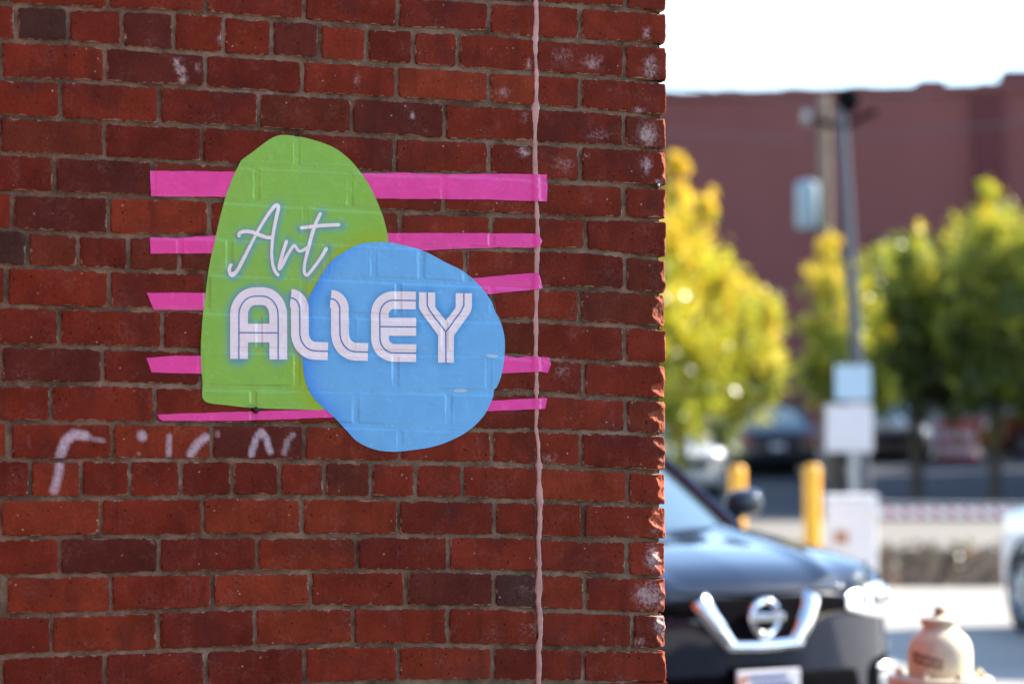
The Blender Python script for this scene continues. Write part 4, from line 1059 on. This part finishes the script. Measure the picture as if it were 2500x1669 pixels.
STN = [(0.0, .28, .44, .74, .80), (0.03, .42, .34, .79, .87), (0.09, .60, .27, .835, .925), (0.17, .76, .23, .87, .965), (0.28, .855, .22, .90, .995), (0.48, .905, .22, .935, 1.03), (0.80, .915, .22, .975, 1.065), (1.15, .92, .22, 1.03, 1.11),
       (1.6, .92, .22, 1.06, 1.13), (2.6, .92, .22, 1.08, 1.14), (3.6, .92, .24, 1.09, 1.14), (4.25, .90, .28, 1.08, 1.12), (4.5, .83, .36, 1.0, 1.06), (4.6, .62, .46, .90, .96)]
def car(name, label, mp, loc, rz, hero=False, low=1.0, tail_glow=False, group=None):
    t = thing(name, label, 'car', loc, rz, group)
    sec = []
    for b, w, zb, zs, zt in STN:
        zs, zt = zb + (zs - zb) * low, zb + (zt - zb) * low
        half = [(0, zb), (.7 * w, zb), (.94 * w, zb + .05), (w, zb + .35 * (zs - zb)), (w, zb + .72 * (zs - zb)), (.975 * w, zs), (.90 * w, zs + .62 * (zt - zs)), (.62 * w, zt - .008), (0, zt)]
        loop = half + [(-x, z) for x, z in half[-2:0:-1]]
        p = catmull(loop, 64, True)
        sec.append(np.column_stack([p[:, 0], np.full(64, b), p[:, 1]]))
    sec = np.array(sec)                                   # (stations, 64, 3)
    ns = 60 if hero else 34
    dense_ = np.stack([catmull(sec[:, j], ns) for j in range(64)], 1)
    cen = dense_[0].mean(0); cen2 = dense_[-1].mean(0)
    nose = [cen + (dense_[0] - cen) * f + np.array([0, -o_, 0]) for f, o_ in ((0.02, 0.020), (0.55, 0.018), (0.85, 0.010))]
    tail = [cen2 + (dense_[-1] - cen2) * f + np.array([0, o_, 0]) for f, o_ in ((0.85, 0.01), (0.02, 0.018))]
    Gd = np.concatenate([np.array(nose), dense_, np.array(tail)])
    fcs = grid_faces(Gd.shape[0], 64, True)[:, ::-1]
    body = link('body', mesh_np('body', Gd.reshape(-1, 3), fcs), mp, t)
    bvh = BVHTree.FromPolygons([tuple(v) for v in Gd.reshape(-1, 3)], [tuple(f) for f in fcs])
    def hit(o, d, fall):
        h = bvh.ray_cast(Vector(o), Vector(d))
        return h[0] if h[0] is not None else fall
    def patch(nm, poly, m, par, off=0.006, axis=1, step=0.02, from_='front', raise_=None):
        poly = np.array(poly, float)
        a, b = poly[:, axis].min() + 1e-4, poly[:, axis].max() - 1e-4
        q = np.linspace(a, b, max(3, int((b - a) / step))); lo, hi = spans(poly, q, axis)
        c = max(4, int((hi - lo).max() / step)); tt = np.linspace(0, 1, c)
        oth = lo[:, None] + tt * (hi - lo)[:, None]; al = np.repeat(q[:, None], c, 1)
        A_, B_ = (al, oth) if axis == 0 else (oth, al)
        Vv = []; last = None
        for x, z in zip(A_.ravel(), B_.ravel()):
            if from_ == 'front': h = hit((x, -1, z), (0, 1, 0), Vector((x, 0.1, z))); p = h - Vector((0, off, 0))
            elif from_ == 'back': h = hit((x, 6, z), (0, -1, 0), Vector((x, 4.5, z))); p = h + Vector((0, off, 0))
            else: h = hit((x, z, 3), (0, 0, -1), Vector((x, z, 1.0))); p = h + Vector((0, 0, off + (raise_(x, z) if raise_ else 0)))
            Vv.append(p)
        me_ = mesh_np(nm, [tuple(p) for p in Vv], grid_faces(*A_.shape))
        bm = bmesh.new(); bm.from_mesh(me_); bmesh.ops.recalc_face_normals(bm, faces=bm.faces[:]); bm.to_mesh(me_); bm.free()
        o = link(nm, me_, m, par)
        sol = o.modifiers.new('thickness', 'SOLIDIFY'); sol.thickness = 0.004; sol.offset = 0
        return o
    zt0 = 1.13 * low
    zr = 1.66 * low
    # greenhouse
    def quadgrid(nm, fn, m, n1=12, n2=8):
        P = np.array([[fn(i / (n1 - 1), j / (n2 - 1)) for i in range(n1)] for j in range(n2)])
        me_ = mesh_np(nm, P.reshape(-1, 3), grid_faces(n2, n1)[:, ::-1]); return link(nm, me_, m, t)
    ws = lambda a, b: ((2 * a - 1) * (0.80 + (0.60 - 0.80) * b), 1.10 + 0.20 * (2 * a - 1) ** 2 * (1 - .5 * b) + b * 0.88, (zt0 - 0.02) + (zr - zt0) * (1.06 * b - 0.06 * b * b) - .03 * (2 * a - 1) ** 2)
    quadgrid('windshield', ws, M_GLASS)
    rf = lambda a, b: ((2 * a - 1) * (0.60 - 0.04 * b), 1.98 + 0.10 * (2 * a - 1) ** 2 * (1 - b) + b * 1.95, zr - 0.03 * (2 * a - 1) ** 2 + 0.05 * math.sin(math.pi * b) * 0.9 - 0.05 * b)
    quadgrid('roof', rf, mp)
    rw = lambda a, b: ((2 * a - 1) * (0.56 + 0.22 * b), 3.93 + b * 0.52 - 0.10 * (2 * a - 1) ** 2, (zr - 0.05) + (zt0 - 0.06 - zr + .05) * b - .03 * (2 * a - 1) ** 2)
    quadgrid('rear_window', rw, M_GLASS)
    for s_ in (-1, 1):
        sw = lambda a, b, s_=s_: (s_ * (0.83 + (0.60 - 0.83) * b - .03 * a * (1 - b)), (1.36 + (4.28 - 1.36) * a) * (1 - b) + (2.10 + (3.86 - 2.10) * a) * b, (zt0 - 0.06) + (zr - 0.03 - zt0 + .06 - .04 * a) * b)
        quadgrid('side_window', sw, M_GLASS, 10, 6)
        MB().tube([ws(0.5 + 0.5 * s_, 0), ws(0.5 + 0.5 * s_, 0.5), ws(0.5 + 0.5 * s_, 1), rf(0.5 + 0.5 * s_, 0.5), rf(0.5 + 0.5 * s_, 1), rw(0.5 + 0.5 * s_, 1)], [0.045, 0.04, 0.035, 0.03, 0.035, 0.05], 8).build('roof_pillar', mp, t, True)
        bpl = sw(0.42, 0), sw(0.42, 1)
        MB().tube(bpl, 0.04, 8).build('door_pillar', M_BLACK, t, True)
        # mirror: stalk, housing, glass
        mc = Vector((s_ * 1.0, 1.52, zt0 + 0.07))
        mi = MB()
        mi.tube([(s_ * 0.86, 1.5, zt0 - 0.03), (s_ * 0.95, 1.5, zt0 + 0.02)], 0.03, 8)
        mo = mi.build('mirror', M_BLACK, t, True)
        bm = bmesh.new(); bmesh.ops.create_uvsphere(bm, u_segments=20, v_segments=12, radius=1)
        for v in bm.verts:
            v.co = (math.copysign(abs(v.co.x) ** 0.8, v.co.x) * 0.105, v.co.y * (0.075 if v.co.y < 0 else 0.035), math.copysign(abs(v.co.z) ** 0.75, v.co.z) * 0.068 + 0.01 * v.co.x * s_)
        for f in bm.faces: f.smooth = True
        me_ = bpy.data.meshes.new('housing'); bm.to_mesh(me_); bm.free(); link('housing', me_, mp, mo, mc)
        for yb_ in (0.92, 3.62):
            wl = link('wheel', None, None, t, (s_ * 0.80, yb_, 0.34))
            MB().lathe([(0.20, -0.10), (0.31, -0.11), (0.335, -0.08), (0.34, 0), (0.335, 0.08), (0.31, 0.115), (0.22, 0.12), (0.20, 0.11)], 32, axis='x').build('tyre', M_TYRE, wl, True)
            rm = MB(); rm.lathe([(0.21, 0.09 * s_), (0.205, 0.115 * s_), (0.19, 0.10 * s_), (0.185, 0.06 * s_)], 32, axis='x')
            for q in range(5):
                a = 2 * math.pi * q / 5
                rm.tube([(0.10 * s_, 0.03 * math.cos(a), 0.03 * math.sin(a)), (0.085 * s_, 0.2 * math.cos(a), 0.2 * math.sin(a))], [0.03, 0.022], 6)
            rm.lathe([(0.0001, 0.115 * s_), (0.05, 0.11 * s_), (0.055, 0.08 * s_)], 16, axis='x')
            rm.build('rim', M_RIM, wl, True)
            ar = MB().lathe([(0.345, 0.0), (0.345, 0.905 - 0.80 + 0.022), (0.40, 0.905 - 0.80 + 0.018), (0.41, 0.0)], 36, axis='x')
            av = MB(); av.lathe([(0.0001, 0.118 * s_), (0.34, 0.118 * s_), (0.39, 0.126 * s_), (0.405, 0.105 * s_), (0.405, 0.0)], 36, axis='x').build('wheel_arch', M_BLACK, t, True, (s_ * 0.80, yb_, 0.35))
            wl.location.x = s_ * 0.835
    # lamps and plates
    for s_ in (-1, 1):
        HLp = [(s_ * 0.47, 0.80 * low), (s_ * 0.60, 0.765 * low), (s_ * 0.80, 0.745 * low), (s_ * 0.868, 0.80 * low), (s_ * 0.88, 0.885 * low), (s_ * 0.80, 0.905 * low), (s_ * 0.60, 0.895 * low), (s_ * 0.47, 0.86 * low)]
        hl = patch('headlight', HLp, M_LENS, t, 0.008, axis=0, step=0.016)
        if hero:
            for (hx, hz, hr) in ((0.60, 0.84, 0.030), (0.69, 0.845, 0.038), (0.78, 0.85, 0.034)):
                hh = hit((s_ * hx, -1, hz), (0, 1, 0), Vector((s_ * hx, .1, hz)))
                MB().lathe([(0.0001, -0.018), (hr * .6, -0.014), (hr, 0.0), (hr * 1.1, 0.004)], 16, axis='y').build('projector', M_CHROME, hl, True, hh - Vector((0, 0.012, 0)))
        if not hero: patch('tail_lamp', [(s_ * 0.58, 0.80 * low), (s_ * 0.80, 0.80 * low), (s_ * 0.80, 0.95 * low), (s_ * 0.58, 0.93 * low)], M_TAIL, t, 0.01, axis=0, step=0.04, from_='back')
    if hero:
        rs = lambda x, y: 0.014 * math.exp(-((abs(x) - (0.40 + 0.16 * y)) / 0.05) ** 2) + 0.010 * max(0, 1 - abs(x) / 0.5)
        patch('hood', [(-0.60, 0.075), (-0.3, 0.035), (0, 0.025), (0.3, 0.035), (0.60, 0.075), (0.765, 0.24), (0.775, 0.6), (0.775, 1.10), (0.4, 1.10), (0, 1.08), (-0.4, 1.10), (-0.775, 1.10), (-0.775, 0.6), (-0.765, 0.24)], mp, t, 0.005, axis=1, step=0.03, from_='top', raise_=rs)
        patch('grille', [(-0.50, 0.80), (-0.50, 0.862), (-0.33, 0.868), (0.33, 0.868), (0.50, 0.862), (0.50, 0.80), (0.30, 0.79), (0.19, 0.665), (-0.19, 0.665), (-0.30, 0.79)], M_BLACK, t, 0.006, axis=1, step=0.014)
        def chrome_bar(pts, w0, w1, lift):
            P = resample(pts, 14); Vq = []
            mbx = MB(); ring = []
            for i, (x, z) in enumerate(P):
                h = hit((x, -1, z), (0, 1, 0), Vector((x, 0, z)))
                w_ = w0 + (w1 - w0) * i / 13
                tx_, tz_ = P[min(i + 1, 13)] - P[max(i - 1, 0)]; l_ = math.hypot(tx_, tz_); nx_, nz_ = -tz_ / l_, tx_ / l_
                ring.append([h + Vector((nx_ * w_ * a, -lift * b_ - 0.004, nz_ * w_ * a)) for a, b_ in ((-1, 0), (-0.75, 0.7), (-0.1, 1.0), (0.5, 0.75), (1, 0))])
            Vv = [v for r_ in ring for v in r_]
            mbx.add(Vv, grid_faces(14, 5).tolist()); return mbx
        vm = MB()
        for s_ in (-1, 1):
            cb = chrome_bar([(s_ * 0.285, 0.868), (s_ * 0.24, 0.79), (s_ * 0.16, 0.685)], 0.050, 0.034, 0.032); vm.add(cb.v, cb.f)
        cb = chrome_bar([(-0.185, 0.682), (0, 0.675), (0.185, 0.682)], 0.026, 0.026, 0.03); vm.add(cb.v, cb.f)
        vm.build('grille_chrome', M_CHROME, t, True, ang=60)
        eh = hit((0, -1, 0.79), (0, 1, 0), Vector((0, 0, .79)))
        em = link('emblem', None, None, t, eh - Vector((0, 0.03, 0)))
        a_ = np.linspace(0, 2 * math.pi, 33)
        MB().tube([(0.066 * math.cos(x), 0, 0.066 * math.sin(x)) for x in a_], 0.015, 8, False).build('ring', M_CHROME, em, True)
        MB().box(-0.088, 0.088, -0.018, 0.006, -0.017, 0.017, 0.005).build('bar', M_CHROME, em)
        patch('lower_grille', [(-0.62, 0.36), (-0.52, 0.57), (0, 0.592), (0.52, 0.57), (0.62, 0.36), (0.45, 0.30), (-0.45, 0.30)], M_BLACK, t, 0.006, axis=1, step=0.03)
        ph = hit((0, -1, 0.50), (0, 1, 0), Vector((0, 0, .5)))
        pl = MB().box(-0.155, 0.155, -0.012, 0.0, -0.078, 0.078, 0.004).build('license_plate', M_PLATE, t, False, (0, ph.y - 0.035, 0.505))
        MB().box(-0.10, 0.09, -0.0145, -0.0125, 0.046, 0.060).build('plate_heading', M_PBLUE, pl)
        for i in range(6): MB().box(-0.075 + i * 0.033, -0.053 + i * 0.033, -0.0145, -0.0125, -0.04, 0.03, 0.0).build('plate_mark', M_PBLUE, pl)
        for dx_, dz_ in ((0, 0), (0.008, 0.007), (-0.008, -0.004)): MB().lathe([(0.0001, -0.0145), (0.013, -0.0145), (0.013, -0.0125)], 10, o=(-0.128 + dx_, 0, 0.04 + dz_), axis='y').build('plate_sticker', M_PORNG, pl)
        MB().box(-0.165, 0.165, 0.001, 0.03, -0.09, 0.088, 0.006).build('plate_frame', M_BLACK, pl)
        for s_ in (-1, 1):
            patch('fog_recess', [(s_ * 0.60, 0.30), (s_ * 0.64, 0.57), (s_ * 0.80, 0.60), (s_ * 0.878, 0.56), (s_ * 0.87, 0.36), (s_ * 0.80, 0.28)], M_BLACK, t, 0.006, axis=0, step=0.03)
            fh = hit((s_ * 0.74, -1, 0.49), (0, 1, 0), Vector((s_ * .74, .1, .49)))
            MB().lathe([(0.0001, -0.01), (0.035, -0.008), (0.045, 0.004), (0.05, 0.02)], 16, axis='y').build('fog_lamp', M_LENS, t, True, fh - Vector((0, 0.012, 0)))
            MB().tube([fh + Vector((-0.10 * s_, -0.02, 0.045)), fh + Vector((0.0, -0.02, 0.06)), fh + Vector((0.09 * s_, 0.02, 0.06))], 0.012, 6).build('fog_trim', M_CHROME, t, True)
        MB().tube([(-0.55, 1.12, zt0 + 0.0), (0.1, 1.24, zt0 + .035)], 0.012, 6).build('wiper', M_BLACK, t, True)
    else:
        patch('grille', [(-0.42, 0.60 * low), (-0.46, 0.80 * low), (0.46, 0.80 * low), (0.42, 0.60 * low)], M_BLACK, t, 0.008, axis=1, step=0.05)
        patch('license_plate', [(-0.15, 0.66 * low), (-0.15, 0.78 * low), (0.15, 0.78 * low), (0.15, 0.66 * low)], M_PLATE, t, 0.012, axis=1, step=0.05, from_='back')
    return t

car('crossover_car', 'dark navy crossover with chrome V grille parked past the brick corner', M_NAVY, (1.0, 9.79, 0), R(30), hero=True)
wp = at(2312, 1010, 17.0)
car('white_car', 'white car with black tyre standing on the bright pavement beyond the hydrant', M_CWHITE, (at(2312, 1010, 19.5).x + 0.72, 19.9, 0), R(191), low=0.95)
p = at(1560, 1010, 47); car('parked_car', 'silver car parked under the yellow-green tree', M_SILVER, (p.x + 0.1, 46, 0.40), R(18), low=0.96)
p = at(1783, 1010, 52); car('parked_car', 'charcoal car seen from behind, in shade left of the lamp pole', M_DARKCAR, (p.x, 56.5, 0.66), R(180), low=0.98)
p = at(2330, 1010, 58); car('parked_car', 'red car parked under the tall golden-topped tree', M_REDCAR, (at(2250, 1010, 58).x, 59, 1.08), R(-80), low=0.96)
p = at(2048, 1010, 56); car('parked_car', 'bronze car parked nose out in front of the grey loading bay', M_BROWN, (p.x, 56, 0.93), R(-4), low=0.93)
p = at(1705, 1010, 60); car('parked_car', 'dark blue-grey car behind the silver car in the shade', M_DARKCAR, (p.x - 0.5, 62, 1.15), R(35), low=1.0)

# traffic barrels
M_ORNG = simple('barrel_red', (0.55, 0.035, 0.03), 0.5); M_BWH = simple('barrel_white', (0.62, 0.58, 0.58), 0.45)
for i, (x, lab) in enumerate(((2172, 'red and white striped traffic barrel nearer the bronze car'), (2215, 'red and white striped traffic barrel nearer the red car'))):
    p = at(x, 1010, 57)
    b = thing('traffic_barrel', lab, 'traffic barrel', (p.x, 57, 1.0), 0, 'traffic barrels in the far car park')
    for j in range(5):
        r0 = 0.29 - 0.018 * j
        MB().lathe([(r0, 0.18 * j), (r0 - 0.004, 0.18 * j + 0.175), (r0 - 0.02, 0.18 * j + 0.18)], 20).build('band', M_ORNG if j % 2 == 0 else M_BWH, b, True)
    MB().lathe([(0.20, 0.90), (0.19, 0.93), (0.06, 0.94), (0.05, 1.0), (0.0001, 1.0)], 16).build('top_handle', M_ORNG, b, True)
    MB().lathe([(0.38, 0.0), (0.38, 0.05), (0.30, 0.06)], 20).build('rubber_base', M_BLACK, b, True)
